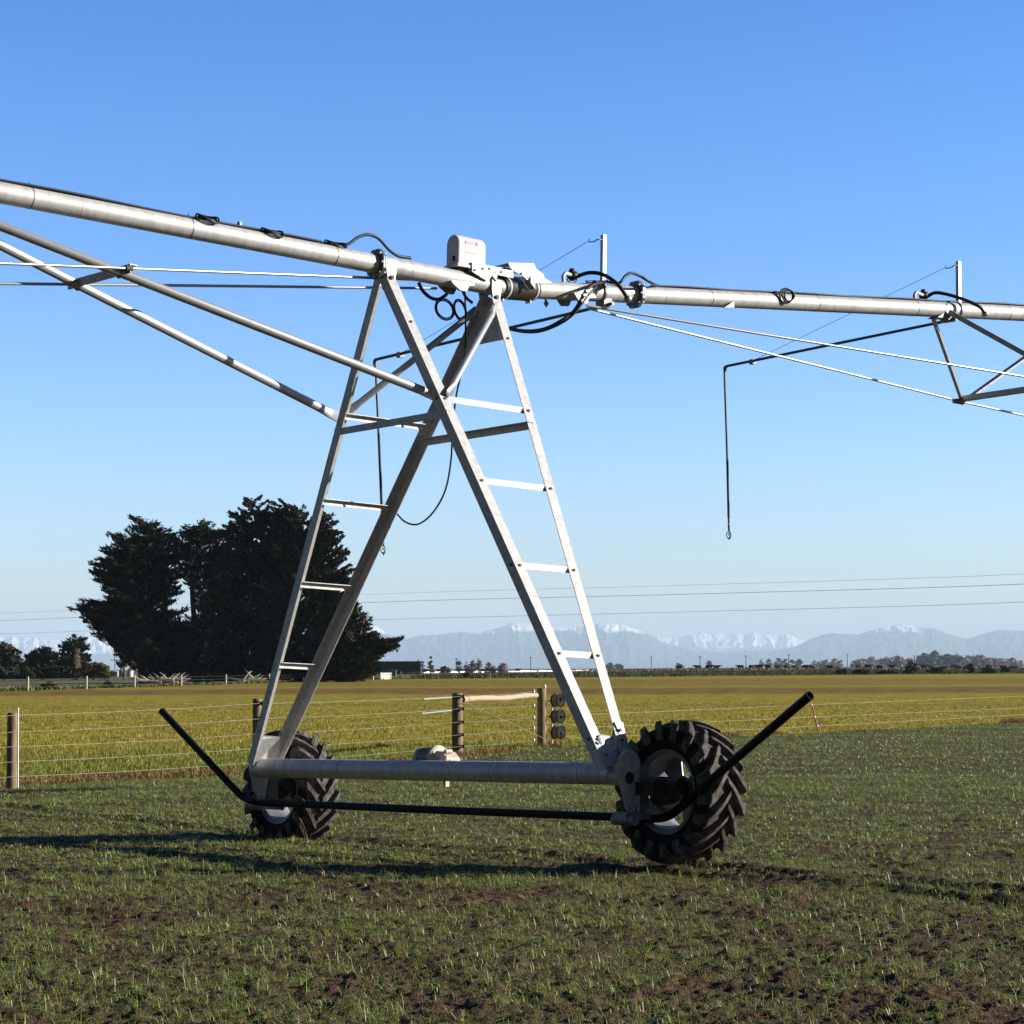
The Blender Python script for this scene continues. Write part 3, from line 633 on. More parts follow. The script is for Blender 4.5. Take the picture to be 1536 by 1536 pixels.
def pasture_mat():
    m = bpy.data.materials.new('pasture'); m.use_nodes = True; N, L, b = nodes(m)
    b.inputs['Roughness'].default_value = .95; b.inputs['Specular IOR Level'].default_value = .02
    geo_ = N.new('ShaderNodeNewGeometry'); sp = N.new('ShaderNodeSeparateXYZ'); L.new(geo_.outputs['Position'], sp.inputs[0])
    def noise(s, sx, sy, d=6):
        mp = N.new('ShaderNodeMapping'); mp.inputs['Scale'].default_value = (sx, sy, 1); n = N.new('ShaderNodeTexNoise'); n.inputs['Scale'].default_value = s; n.inputs['Detail'].default_value = d
        L.new(geo_.outputs['Position'], mp.inputs[0]); L.new(mp.outputs[0], n.inputs['Vector']); return n
    def ramp(src, stops):
        r = N.new('ShaderNodeValToRGB'); e = r.color_ramp.elements
        while len(e) < len(stops): e.new(.5)
        for k, (p, c) in enumerate(stops): e[k].position = p; e[k].color = (*c, 1)
        L.new(src, r.inputs[0]); return r.outputs[0]
    g = ramp(noise(1.4, 1, .35).outputs['Fac'], [(.28, (.170, .148, .022)), (.5, (.275, .222, .03)), (.72, (.36, .288, .045))])
    # brown strips of thin growth lying across the paddock
    wob = noise(.02, 1, .3, 4); ad = N.new('ShaderNodeMath'); ad.operation = 'MULTIPLY_ADD'; ad.inputs[1].default_value = 60
    L.new(wob.outputs['Fac'], ad.inputs[0]); L.new(sp.outputs['Y'], ad.inputs[2])
    mr = N.new('ShaderNodeMapRange'); mr.inputs['From Min'].default_value = 60; mr.inputs['From Max'].default_value = 460; L.new(ad.outputs[0], mr.inputs[0])
    def s(d): return (d + 30 - 60) / 400
    k0, k1 = (0, 0, 0), (1, 1, 1)
    band = ramp(mr.outputs[0], [(s(92), k0), (s(97), (.5, .5, .5)), (s(101), k0), (s(136), k0), (s(146), (.8, .8, .8)), (s(160), (.95, .95, .95)), (s(182), (.8, .8, .8)), (s(192), k0), (s(215), (.45, .45, .45)), (s(290), (.6, .6, .6)), (s(350), (.1, .1, .1))])
    bn = noise(.5, 1, .25); bm_ = ramp(bn.outputs['Fac'], [(.30, (.45, .45, .45)), (.6, k1)])
    mlt = N.new('ShaderNodeMixRGB'); mlt.blend_type = 'MULTIPLY'; mlt.inputs[0].default_value = 1; L.new(band, mlt.inputs[1]); L.new(bm_, mlt.inputs[2])
    br = ramp(noise(1.1, 1, .3).outputs['Fac'], [(.3, (.13, .06, .034)), (.7, (.19, .10, .046))])
    mx = N.new('ShaderNodeMixRGB'); L.new(mlt.outputs[0], mx.inputs[0]); L.new(g, mx.inputs[1]); L.new(br, mx.inputs[2])
    # greener growth near the fence
    gr = N.new('ShaderNodeMapRange'); gr.inputs['From Min'].default_value = 50; gr.inputs['From Max'].default_value = 34; L.new(sp.outputs['Y'], gr.inputs[0])
    gm = N.new('ShaderNodeMixRGB'); gm.inputs[2].default_value = (.10, .13, .022, 1); gf = N.new('ShaderNodeMath'); gf.operation = 'MULTIPLY'; gf.inputs[1].default_value = .8
    L.new(gr.outputs[0], gf.inputs[0]); L.new(gf.outputs[0], gm.inputs[0]); L.new(mx.outputs[0], gm.inputs[1]); L.new(gm.outputs[0], b.inputs['Base Color'])
    n3 = noise(3, 1, 1, 6); bp = N.new('ShaderNodeBump'); bp.inputs['Strength'].default_value = 1; bp.inputs['Distance'].default_value = .12
    L.new(n3.outputs['Fac'], bp.inputs['Height']); L.new(bp.outputs[0], b.inputs['Normal'])
    return m
def rough_mat():
    return mat('rough_ground', (.06, .075, .02), .95, 0, (.12, (.15, .11, .05), .4, .62), spec=.1)
def blade_mat(name, rough=.5, trans=.35, spec=.4):
    m = bpy.data.materials.new(name); m.use_nodes = True; N, L, b = nodes(m)
    a = N.new('ShaderNodeVertexColor'); a.layer_name = 'tint'; L.new(a.outputs[0], b.inputs['Base Color']); b.inputs['Roughness'].default_value = rough
    b.inputs['Specular IOR Level'].default_value = spec
    t = N.new('ShaderNodeBsdfTranslucent'); L.new(a.outputs[0], t.inputs[0]); mx = N.new('ShaderNodeMixShader'); mx.inputs[0].default_value = trans
    L.new(b.outputs[0], mx.inputs[1]); L.new(t.outputs[0], mx.inputs[2]); L.new(mx.outputs[0], N['Material Output'].inputs[0]); return m
# sown field: fine clods near the camera
X, Y = fan(-.42, .42, 760, np.concatenate([geo(7.2, 26, 1.0023)[:-1], geo(26, 160, 1.006, 1.012)]))
Z = field_h(X, Y); V = np.stack([X, Y, Z], -1).reshape(-1, 3); Q = grid_quads(*X.shape)
c = V[Q].mean(1); V, Q = compact(V, Q[c[:, 1] < yb(c[:, 0]) + .05])
tag(fast_mesh('field', V, Q, mats=[soil_mat()], smooth=True), kind='structure')
def past_h(x, y): return (fbm(x * .35, y * .35, 41, 3) - .45) * .10 - .005
X, Y = fan(-.6, .6, 420, geo(17, 800, 1.008, 1.02)); Z = past_h(X, Y); V = np.stack([X, Y, Z], -1).reshape(-1, 3); Q = grid_quads(*X.shape)
c = V[Q].mean(1); V, Q = compact(V, Q[(c[:, 1] >= yb(c[:, 0]) - .15) & (c[:, 1] < ye(c[:, 0]) + 2)])
tag(fast_mesh('pasture', V, Q, mats=[pasture_mat()], smooth=True), kind='structure')
# plain beyond, out to the foot of the mountains, and round behind the camera
gx = np.array([-15000, -6000, -2000, -800, -300, -100, -30, 0, 30, 100, 300, 800, 2000, 6000, 15000.0]); gy = np.array([-600, -200, -60, 0, 30, 80, 160, 320, 700, 1500, 3000, 6000, 12000, 24000, 59000.0])
X, Y = np.meshgrid(gx, gy); tag(fast_mesh('ground', np.stack([X, Y, X * 0 - .16], -1).reshape(-1, 3), grid_quads(*X.shape), mats=[rough_mat()]), kind='structure')
# ------------------------------------------------------------------ blades
def scatter(n, y0, y1, th=.30, pw=1.0):
    """points spread evenly over the wedge in front of the camera"""
    u = rng.random(n); y = np.sqrt(y0 ** 2 + u * (y1 ** 2 - y0 ** 2)); t = (rng.random(n) * 2 - 1) * th; return y * np.tan(t), y
def blades(x, y, z, L, W, lean, tint, tip=None):
    """three-segment bent blades; returns verts, quads, tris, colours"""
    n = len(x); a = rng.random(n) * 2 * np.pi; ca, sa = np.cos(a), np.sin(a)
    b2 = a + np.pi / 2 + (rng.random(n) - .5); wx, wy = np.cos(b2) * W / 2, np.sin(b2) * W / 2
    out = np.zeros((n, 5, 3), np.float32); base = np.stack([x, y, z], -1)
    bend = lean * L
    m1 = base + np.stack([ca * bend * .35, sa * bend * .35, L * .62], -1); tp = base + np.stack([ca * bend, sa * bend, np.maximum(L * (1 - .55 * lean ** 1.5), L*.1)], -1)
    w = np.stack([wx, wy, np.zeros(n)], -1)
    out[:, 0] = base - w; out[:, 1] = base + w; out[:, 2] = m1 - w * .85; out[:, 3] = m1 + w * .85; out[:, 4] = tp
    i = np.arange(n)[:, None] * 5; q = i + np.array([[0, 1, 3, 2]]); t = i + np.array([[2, 3, 4]])
    c = np.repeat(tint[:, None, :], 5, 1)
    if tip is not None: c[:, 4] = tip
    return out.reshape(-1, 3), q, t, c.reshape(-1, 3)
def arcs(x, y, z, L, W, lean, tint):
    """thin leaves that rise and arch over"""
    n = len(x); a = rng.random(n) * 2 * np.pi; b2 = a + np.pi / 2 + (rng.random(n) - .5) * 1.4; out = np.zeros((n, 7, 3), np.float32)
    w = np.stack([np.cos(b2) * W / 2, np.sin(b2) * W / 2, (rng.random(n) - .5) * W * .5], -1); base = np.stack([x, y, z], -1)
    for k, s in enumerate((0, .4, .75, 1)):
        h = lean * L * s ** 1.7 * .95; v = L * np.maximum(s - .56 * lean * s ** 2.2, s * .12); p = base + np.stack([np.cos(a) * h, np.sin(a) * h, v], -1)
        if k < 3: out[:, 2 * k] = p - w * (1, .9, .6)[k]; out[:, 2 * k + 1] = p + w * (1, .9, .6)[k]
        else: out[:, 6] = p
    i = np.arange(n)[:, None, None] * 7; q = (i + np.array([[[0, 1, 3, 2], [2, 3, 5, 4]]])).reshape(-1, 4); t = i[:, 0] + np.array([[4, 5, 6]])
    return out.reshape(-1, 3), q, t, np.repeat(tint[:, None, :], 7, 1).reshape(-1, 3)
def mixcol(n, cols, wts, var=.25):
    k = rng.choice(len(cols), n, p=np.array(wts) / sum(wts)); c = np.array(cols)[k]; return np.clip(c * (1 + (rng.random((n, 1)) - .5) * 2 * var), 0, 1)
def join(parts):
    V, Qs, Ts, C, o = [], [], [], [], 0
    for v, q, t, c in parts: V.append(v); Qs.append(q + o); Ts.append(t + o); C.append(c); o += len(v)
    return np.concatenate(V), np.concatenate(Qs), np.concatenate(Ts), np.concatenate(C)
def shoots(n, y0, y1, per, L0, L1, W0, W1, th=.30):
    x, y = scatter(n, y0, y1, th); dens = fbm(x * .75, y * .75, 77, 3) * .30 + fbm(x * 3.2, y * 3.2, 78, 3) * .70
    keep = (rng.random(n) < np.clip((dens - .25) * 4 + np.clip((y - 20) / 60, 0, .35), .06, 1)) & (y < yb(x) + .1)
    x, y, dens = x[keep], y[keep], dens[keep]; m = len(x)
    x = np.repeat(x, per) + rng.normal(0, .014, m * per); y = np.repeat(y, per) + rng.normal(0, .014, m * per)
    k = len(x); z = field_h(x, y) - .004
    L = (L0 + (L1 - L0) * rng.random(k) ** 1.6) * np.repeat(.75 + .6 * np.clip(dens, 0, 1), per); W = W0 + (W1 - W0) * rng.random(k); lean = np.clip(rng.random(k) ** .55 * 1.6, .1, 1.6)
    col = mixcol(k, [(.195, .265, .042), (.255, .305, .042), (.145, .21, .055), (.30, .27, .055), (.40, .36, .22)], [5, 5, 3.5, 2.2, 1.3])
    return arcs(x, y, z, L, W, lean, col)
B = blade_mat('shoot_leaf', .40, .3, .4)
V, Q, T, C = join([shoots(20000, 8.2, 19, 6, .03, .11, .0018, .0040), shoots(70000, 19, 34, 4, .03, .08, .0034, .0066), shoots(125000, 34, 80, 3, .03, .075, .008, .014, .27)])
tag(fast_mesh('cereal_shoots', V, Q, T, [B], col=C), 'short green cereal shoots coming up through the brown soil', 'crop', kind='stuff')
def sward(n, y0, y1, per, L0, L1, W0, W1, cols, wts, th=.30, near=None):
    x, y = scatter(n, y0, y1, th); d = fbm(x * .5, y * .3, 91, 3); keep = (y > yb(x) - .1) & (y < ye(x)) & (rng.random(n) < np.clip((d - .2) * 4, .25, 1))
    keep &= rng.random(n) < np.clip((118 - y) / 45, 0, 1)
    if near is not None: keep &= (y - yb(x) < near * (.5 + rng.random(n)))
    x, y = x[keep], y[keep]; m = len(x); x = np.repeat(x, per) + rng.normal(0, .03, m * per); y = np.repeat(y, per) + rng.normal(0, .03, m * per); k = len(x)
    L = L0 + (L1 - L0) * rng.random(k) ** 1.5; W = W0 + (W1 - W0) * rng.random(k); lean = rng.random(k) * .9
    return blades(x, y, past_h(x, y) - .01, L, W, lean, mixcol(k, cols, wts))
LUSH = [(.15, .20, .02), (.12, .17, .018), (.21, .225, .025), (.31, .265, .045)]; YEL = [(.265, .22, .024), (.335, .262, .03), (.18, .18, .02), (.39, .305, .06)]
V, Q, T, C = join([sward(60000, 22, 48, 4, .04, .13, .007, .013, LUSH, [4, 3, 4, 2], .34, 11), sward(30000, 24, 62, 3, .05, .12, .010, .018, YEL, [4, 3, 3, 1]), sward(30000, 62, 118, 3, .035, .085, .018, .03, YEL, [4, 3, 3, 1], .27)])
tag(fast_mesh('pasture_grass', V, Q, T, [blade_mat('pasture_leaf', .55, .35)], col=C), 'yellow green pasture grass growing beyond the wire fence', 'grass', kind='stuff')
# dead sprayed strip under the fence
def strip(n, L0, L1, wid, cols, wts):
    x = rng.random(n) * 34 - 13; y = yb(x) + np.abs(rng.normal(0, wid, n)) * np.sqrt(1 + 1.8 ** 2) - .25; keep = (fbm(x * .9, y * .1, 55, 3) > np.where(x > 1, .47, .36)) & (np.abs(x / y) < .34); x, y = x[keep], y[keep]; k = len(x)
    L = L0 + (L1 - L0) * rng.random(k); return blades(x, y, past_h(x, y) - .02, L, .008 + .008 * rng.random(k), .2 + rng.random(k) * 1.1, mixcol(k, cols, wts, .35))
V, Q, T, C = join([strip(34000, .04, .16, .45, [(.22, .095, .035), (.16, .065, .03), (.34, .21, .10), (.12, .10, .03)], [4, 3, 2, 1])])
tag(fast_mesh('dead_grass', V, Q, T, [blade_mat('dead_leaf', .7, .25)], col=C), 'strip of dead reddish brown grass along the fence foot', 'dead grass', kind='stuff')
# ================================================================== near fences
def gz(x, y): return float(past_h(np.array([x]), np.array([y]))[0]) if y > yb(x) else float(field_h(np.array([x]), np.array([y]))[0])
A_, B_, C_, D_ = at(17.5, 1180, 30.6), at(385.5, 1160, 36.2), at(686, 1130, 42.7), at(813, 1119, 47.0)
Z_ = A_ + (A_ - B_) * .9
fence = thing('wire_fence', (C_.x, C_.y, 0), 'five wire fence on round weathered timber posts, ending in a braced strainer corner', 'wire fence')
HTS = {'A': [1073, 1098, 1120, 1142.6, 1165], 'B': [1055, 1078, 1100.5, 1122, 1143], 'C': [1044.5, 1063, 1083, 1102, 1119.5], 'D': [1036, 1057, 1075, 1091, 1109]}
def post(p, top, r, lean=(0, 0)):
    m = MB(); rs = random.Random(int(p.x * 100)); n = 7
    pts = [Vector((p.x + lean[0] * k / n, p.y, -.15 + (top + .15) * k / n)) for k in range(n)] + [Vector((p.x + lean[0], p.y, top - .012)), Vector((p.x + lean[0], p.y, top))]
    m.tube(pts, [r * (1.06 - .08 * k / n + rs.uniform(-.02, .02)) for k in range(n)] + [r * .98, r * .90], 18); return m.build('post', WOOD, fence)
pA = post(A_, at(18, 1069, A_.y).z, .066); pB = post(B_, at(385, 1048, B_.y).z, .072); pC = post(C_, at(686, 1039.5, C_.y).z, .098); pD = post(D_, at(813, 1032, D_.y).z, .092)
pZ = post(Vector((Z_.x, Z_.y, 0)), .95, .066)
W_ = {k: [at(px, y, p.y - r) for y in HTS[k]] for k, px, p, r in (('A', 22, A_, .07), ('B', 391, B_, .08), ('C', 693, C_, .10))}
Dp = [at(800, y + 1, D_.y - .12) for y in HTS['D']]
for i in range(5):
    a, b, c, d = W_['A'][i], W_['B'][i], W_['C'][i], Dp[i]; z = a + (a - b) * .9
    pts = []
    for p, q in ((z, a), (a, b), (b, c), (c, d)):
        for t in (0, .25, .5, .75): pts.append(p + (q - p) * t - Vector((0, 0, .02 * 4 * t * (1 - t))))
    MB().tube(pts + [d], .0024, 6).build('wire', WIRE, fence)
    for p, po in ((b, pB), (c, pC)):
        m = MB(); m.lathe(p - Vector((.05, 0, 0)), (1, 0, 0), [(0, 0), (0, .03), (.03, .034), (.045, .02), (.06, .034), (.09, .028), (.09, 0)], 10); m.build('insulator', BLACK, po)
    m = MB(); m.lathe(d - Vector((.03, 0, 0)), (1, 0, 0), [(0, 0), (.0, .022), (.02, .036), (.05, .036), (.062, .02), (.062, 0)], 12); m.build('insulator', PORC, pD)
    MB().tube([d, d + Vector((.18, .1, 0))], .006, 6).build('tie_wire', WIRE, fence)
m = MB(); m.lathe(Vector((D_.x + .06, D_.y - .05, at(815, 1030, D_.y).z)), (0, 0, 1), [(-.03, .02), (0, .03), (.03, .03), (.045, .0)], 10); m.build('insulator', PORC, pD)
r0, r1 = at(694, 1049.5, C_.y), at(806, 1043.5, D_.y); MB().tube([r0 + (r1 - r0) * t + Vector((0, 0, .012 * math.sin(9 * t))) for t in np.linspace(0, 1, 12)], [.055 + .006 * math.sin(k * 2.3) for k in range(12)], 14).build('brace_rail', RAILW, fence)
MB().tube([at(697, 1053, C_.y - .1), at(817, 1108, D_.y - .1)], .0035, 5).build('stay_wire', WIRE, fence)
for (x0, y0, x1, y1), w in (((635, 1048.7, 677, 1046), 0), ((632, 1070.7, 677, 1066), 1)):
    d0 = 41.4; MB().tube([at(x0, y0, 41.6 - .1), at(x1, y1, 42.55 - .1)], .017, 10).build('insulating_tube', SPRG, fence)
wp = thing('marker_pole', (at(27, 1180, 30.3).x, 30.3, 0), 'thin white pole standing against the weathered fence post', 'pole')
MB().tube([at(27, 1182, 30.35), at(27.3, 1062, 30.4)], .0085, 8).build('pole', PORC, wp)
MB().lathe(at(27.3, 1062, 30.4), (0, 0, 1), [(-.02, .011), (.004, .011), (.008, 0)], 8).build('cap', PORC, wp)
ws = thing('reel_stake', (at(828, 1120, 47.2).x, 47.2, 0), 'white stake beside the corner post that carries three fence reels', 'stake')
MB().tube([at(828, 1121, 47.2), at(828, 1046, 47.2)], .014, 8).build('stake', PORC, ws)
hk = MB()
for y in (1052, 1075, 1098): hk.box(at(826, y, 47.16), (.05, 0, 0), (0, .01, 0), (0, 0, .012))
hk.build_each('reel_hook', STEEL, ws)
RE = [((837.5, 1050.5), 'uppermost'), ((837.5, 1074.5), 'middle'), ((838, 1098.5), 'lowest')]
for (px, py), w in RE:
    c = at(px, py, 47.1); t = thing('fence_reel', c, w + ' of three dark fence reels hung on the white stake by the corner post', 'reel', 'fence reels on the corner post')
    ax = Vector((.75, -.62, .0)).normalized(); m = MB()
    m.lathe(c, ax, [(-.10, .0), (-.10, .135), (-.09, .14), (-.08, .135), (-.08, .10), (.05, .10)], 28); m.build('drum', REEL, t)
    m = MB(); m.lathe(c, ax, [(.05, .10), (.05, .135), (.06, .142), (.07, .142), (.078, .128), (.066, .118), (.064, .05), (.064, 0)], 28); m.build('flange', REEL, t)
    m = MB(); m.lathe(c, ax, [(-.078, .122), (-.04, .126), (.0, .124), (.048, .12)], 24); m.build('wound_tape', WIRE, t)
    m = MB(); u, v = frame(ax); k = u * math.cos(py) + v * math.sin(py); m.tube([c + ax * .06, c + ax * .10, c + ax * .10 + k * .08, c + ax * .16 + k * .08], .014, 8); m.build('crank_handle', mat('handle_brown', (.12, .06, .035), .6), t)
ef = thing('electric_fence', (at(1228, 1100, 55).x, 55, 0), 'three strand electric fence line leading away from the reels past a red stake', 'electric fence')
EW = [[(845, 1062, 47.1), (861, 1068.6, 48), (894, 1071.5, 49), (1217, 1057, 55), (1536, 1044, 65), (1900, 1033, 82)], [(845, 1085, 47.1), (871, 1090, 48), (911, 1090, 49), (1222, 1075.4, 55), (1536, 1062, 65), (1900, 1048, 82)], [(849, 1105, 47.1), (879, 1107, 48), (1070, 1097, 52), (1226, 1089, 55), (1536, 1072, 65), (1900, 1055, 82)]]
for e in EW: MB().tube([at(*p) for p in e], .0032, 6).build('wire', WIRE, ef)
s = MB().tube([at(1229, 1103, 55), at(1217.5, 1056, 55)], .016, 8).build('stake', REDSTK, ef)
m = MB()
for x, y in ((1217, 1057), (1222, 1075.4), (1226, 1089)): m.ball(at(x, y, 54.97), .028, 6)
m.build_each('insulator', PORC, s)
# ================================================================== background
def inside(p, poly):
    x, y = p; r = False; j = len(poly) - 1
    for i in range(len(poly)):
        (a, b), (c, d) = poly[i], poly[j]
        if (b > y) != (d > y) and x < (c - a) * (y - b) / (d - b) + a: r = not r
        j = i
    return r
LEAFM = blade_mat('tree_leaf', .8, .10, .08); BARK = mat('bark', (.075, .055, .04), .9, 0, (3, (.035, .026, .02), .3, .7), bump=(8, .5, .03))
PALEBARK = mat('pale_bark', (.30, .24, .18), .9, 0, (3, (.18, .14, .10), .3, .7))
def cards(rs, c, d, n, ln, wd, spread, cols):
    """n leaf sprays around centre c pointing roughly along d"""
    k = rs.normal(0, 1, (n, 3)); P = c + k * spread * np.array([1, 1, .7])
    D = d + rs.normal(0, .45, (n, 3)); D /= np.linalg.norm(D, axis=1)[:, None] + 1e-6
    S = np.cross(D, rs.normal(0, 1, (n, 3))); S /= np.linalg.norm(S, axis=1)[:, None] + 1e-6
    l = ln * (.5 + rs.random((n, 1))); w = wd * (.5 + rs.random((n, 1)))
    V = np.stack([P - D * l * .5 - S * w * .15, P - D * l * .05 - S * w * .5, P + D * l * .5, P + D * l * .02 + S * w * .5], 1)
    col = np.array(cols)[rs.integers(0, len(cols), n)] * (.65 + .7 * rs.random((n, 1)))
    return V.reshape(-1, 3), np.repeat(col[:, None], 4, 1).reshape(-1, 3)
CYP = [(.013, .018, .007), (.018, .023, .008), (.010, .016, .006), (.030, .029, .011)]
BROAD = [(.045, .055, .02), (.06, .065, .025), (.035, .045, .018)]; BROWN = [(.11, .085, .04), (.085, .075, .03), (.13, .10, .05)]
LILAC = [(.34, .27, .26), (.38, .31, .29), (.30, .24, .23)]; DKGR = [(.03, .045, .022), (.04, .055, .025)]  # LILAC is lightened to carry the haze over the far bare trees
def tree(name, label, cat, poly, base, d, limbs, per, ln, wd, cols, group=None, rise=.45, spread=None, trunk_r=.35, edge=1.2, deep=.8, seed=1, bark=None, stems=1, inner=.45, crown='crown', zoff=0, trunk=True):
    rs = np.random.default_rng(seed); s = d / F; bp = at(base, HY, d); bz = zoff; hz = at(base, HY, d).z
    W = [(at(x, y, d).x, at(x, y, d).z) for x, y in poly]; xs = [p[0] for p in W]; zs = [p[1] for p in W]; x0, x1, z0, z1 = min(xs), max(xs), min(zs), max(zs)
    t = thing(name, (bp.x, d, bz), label, cat, group); tb = MB(); halfw = (x1 - x0) / 2 * deep; cx = (x0 + x1) / 2
    def axis(z):
        f = min(1, max(0, (z - bz) / max(.1, z1 - bz))); return bp.x + (cx - bp.x) * f * .6
    tips = []
    for i in range(len(W)):
        a, b = W[i], W[(i + 1) % len(W)]; L = math.dist(a, b)
        if max(a[1], b[1]) < bz + .08 * (z1 - bz): continue
        for k in range(max(1, int(L / edge))):
            q = (k + rs.random()) / max(1, int(L / edge)); e_ = .86 + .20 * rs.random() + (.10 if k % 2 else 0); px_, pz_ = a[0] + (b[0] - a[0]) * q, a[1] + (b[1] - a[1]) * q; ax_ = axis(pz_); tips.append((ax_ + (px_ - ax_) * e_, d + rs.normal(0, .12) * halfw, bz + (pz_ - bz) * min(1.04, .5 + .5 * e_)))
    while len(tips) < limbs:
        p = (x0 + rs.random() * (x1 - x0), z0 + rs.random() * (z1 - z0))
        if not inside(p, W): continue
        u = min(1, abs(p[0] - cx) / max(.1, (x1 - x0) / 2)); v = math.sqrt(max(.05, 1 - u * u)) * halfw * (1 - .55 * max(0, (p[1] - bz) / (z1 - bz)) ** 2); tips.append((p[0], d + (rs.random() * 2 - 1) * v, p[1]))
    VV, CC = [], []; spread = spread or ln * .45
    for tx, ty, tz in tips:
        T_ = np.array([tx, ty, tz]); ax0 = axis(tz); hd = math.hypot(tx - ax0, ty - d); za = max(bz + .06 * (z1 - bz), tz - rise * hd * (.6 + .8 * rs.random())); A = np.array([axis(za), d, za])
        n = per
        dirv = T_ - A; L = np.linalg.norm(dirv) + 1e-3; dirv /= L
        for q in np.linspace(inner, 1, max(2, int(L * (1 - inner) / (spread * 1.3)) + 1)):
            c = A + (T_ - A) * q; c[2] += .06 * L * math.sin(q * 3.1)
            v, cc = cards(rs, c, dirv + np.array([0, 0, .15]), n, ln, wd, spread * (1.25 - .85 * q), cols); VV.append(v); CC.append(cc)
        if trunk and hd > ln and rs.random() < min(1, 90 / len(tips)):
            m_ = A + (T_ - A) * .5; m_[2] += .05 * L; tb.tube([A, m_, A + (T_ - A) * .93], [trunk_r * .35, trunk_r * .2, trunk_r * .06], 5)
    V = np.concatenate(VV); C = np.concatenate(CC); V[:, 2] = np.maximum(V[:, 2], bz + .03)
    fast_mesh(crown, V, np.arange(len(V)).reshape(-1, 4), mats=[LEAFM], col=C, parent=t)
    if trunk:
        for k in range(stems):
            o = (k - (stems - 1) / 2) * trunk_r * 2.6; top = bz + (z1 - bz) * .88; n = 8
            tb.tube([(bp.x + o * (1 + q) + (axis(bz + (top - bz) * q) - bp.x) + .3 * trunk_r * math.sin(q * 7 + k), d + .4 * o * math.cos(k * 2), bz - .2 + (top - bz) * q) for q in np.linspace(0, 1, n)], [trunk_r * (1.25 - 1.1 * q) for q in np.linspace(0, 1, n)], 9)
        tb.build('trunk', bark or BARK, t)
    return t
def blob(cx, top, base, w, k=10, seed=0, flat=.0):
    r = random.Random(seed + int(cx * 7)); o = []
    for i in range(k):
        a = math.pi * i / (k - 1); q = .82 + .3 * r.random(); o.append((cx + w / 2 * math.cos(a) * q * (1 if i not in (0, k - 1) else .9), base - (base - top) * (flat * (0 < i < k - 1) + (1 - flat) * math.sin(a)) * q))
    return o
def cone(cx, top, base, w, seed=0):
    r = random.Random(seed + int(cx * 3)); L_, R_ = [], []; n = 5
    for i in range(n):
        f = i / n; y = base - (base - top) * f; ww = w / 2 * (1 - f) * (.8 + .4 * r.random()); R_.append((cx + ww, y)); L_.append((cx - ww, y))
    return R_ + [(cx, top)] + L_[::-1]
# the dark shelter clump of old cypresses
PA = [(250, 1024), (222, 1024), (212, 1012), (202, 1002), (188, 992), (178, 980), (170, 965), (146, 952), (130, 930), (112, 900), (150, 903), (160, 893), (148, 872), (142, 860), (126, 852), (132, 843), (152, 840), (160, 826), (156, 818), (178, 822), (164, 803), (188, 811), (186, 797), (208, 801), (192, 781), (220, 779), (246, 789), (262, 800), (270, 830), (272, 875), (268, 905), (285, 935), (300, 1024)]
PB = [(232, 1024), (246, 970), (262, 930), (296, 925), (290, 890), (276, 868), (262, 850), (256, 812), (270, 798), (284, 785), (300, 790), (304, 781), (322, 780), (330, 792), (352, 800), (360, 860), (352, 930), (352, 1024)]
PC = [(318, 1024), (322, 930), (330, 880), (326, 830), (338, 792), (346, 775), (340, 766), (362, 765), (364, 748), (378, 747), (396, 760), (404, 752), (404, 800), (420, 900), (430, 1024)]
PD = [(380, 1024), (384, 900), (372, 815), (390, 775), (402, 760), (426, 754), (444, 762), (462, 770), (480, 778), (497, 770), (500, 792), (516, 800), (508, 818), (528, 822), (518, 840), (536, 845), (534, 862), (526, 890), (530, 925), (536, 1024)]
PE = [(470, 1024), (472, 960), (486, 925), (510, 905), (535, 906), (548, 918), (562, 926), (552, 938), (566, 950), (580, 960), (604, 957), (596, 972), (578, 978), (566, 990), (570, 1004), (556, 1016), (545, 1024)]
GR = 'dark cypresses of the shelter clump'
for i, (P, b, d, lb, n, st) in enumerate([(PA, 232, 291, 'broad dark cypress with long ragged limbs at the silo end of the clump', 800, 3), (PB, 305, 297, 'flat topped dark cypress between the ragged cypress and the tallest one', 620, 2), (PC, 376, 292, 'tallest dark tree of the clump with a narrow open top', 560, 2), (PD, 446, 290, 'wide round topped dark tree partly behind the tower legs', 860, 3), (PE, 520, 284, 'low spreading cypress at the gate end of the clump', 440, 2)]):
    tree('cypress_tree', lb, 'tree', P, b, d, n, 8, .80 if i in (0, 1, 4) else .55, .19 if i in (0, 1, 4) else .25, CYP, GR, rise=.42 if i in (0, 1, 4) else .75, trunk_r=.5, edge=.9, deep=.75, seed=20 + i, stems=st, inner=.35)
# trees far off on the pale side
FT = 'trees beyond the brown paddock'
tree('broadleaf_tree', 'brownish round headed tree at the edge of the photo, far across the paddock', 'tree', [(-30, 1016), (-28, 985), (-10, 968), (8, 966), (24, 971), (34, 985), (36, 1000), (36, 1016)], 6, 415, 130, 8, .8, .5, BROWN + BROAD, FT, seed=41, trunk_r=.3)
tree('broadleaf_tree', 'dark bushy tree between the brown round tree and the tall conifer', 'tree', [(28, 1017), (34, 995), (42, 980), (52, 974), (70, 972), (84, 976), (94, 988), (98, 1017)], 64, 410, 160, 8, .8, .5, DKGR, FT, seed=42, trunk_r=.3)
tree('conifer_tree', 'tall irregular conifer rising above its neighbours in front of the snowy peak', 'tree', [(86, 1017), (92, 990), (92, 964), (104, 958), (112, 950), (120, 957), (128, 957), (126, 966), (136, 970), (126, 978), (134, 984), (132, 995), (140, 1017)], 112, 405, 170, 8, .75, .4, DKGR, FT, seed=43, trunk_r=.3)
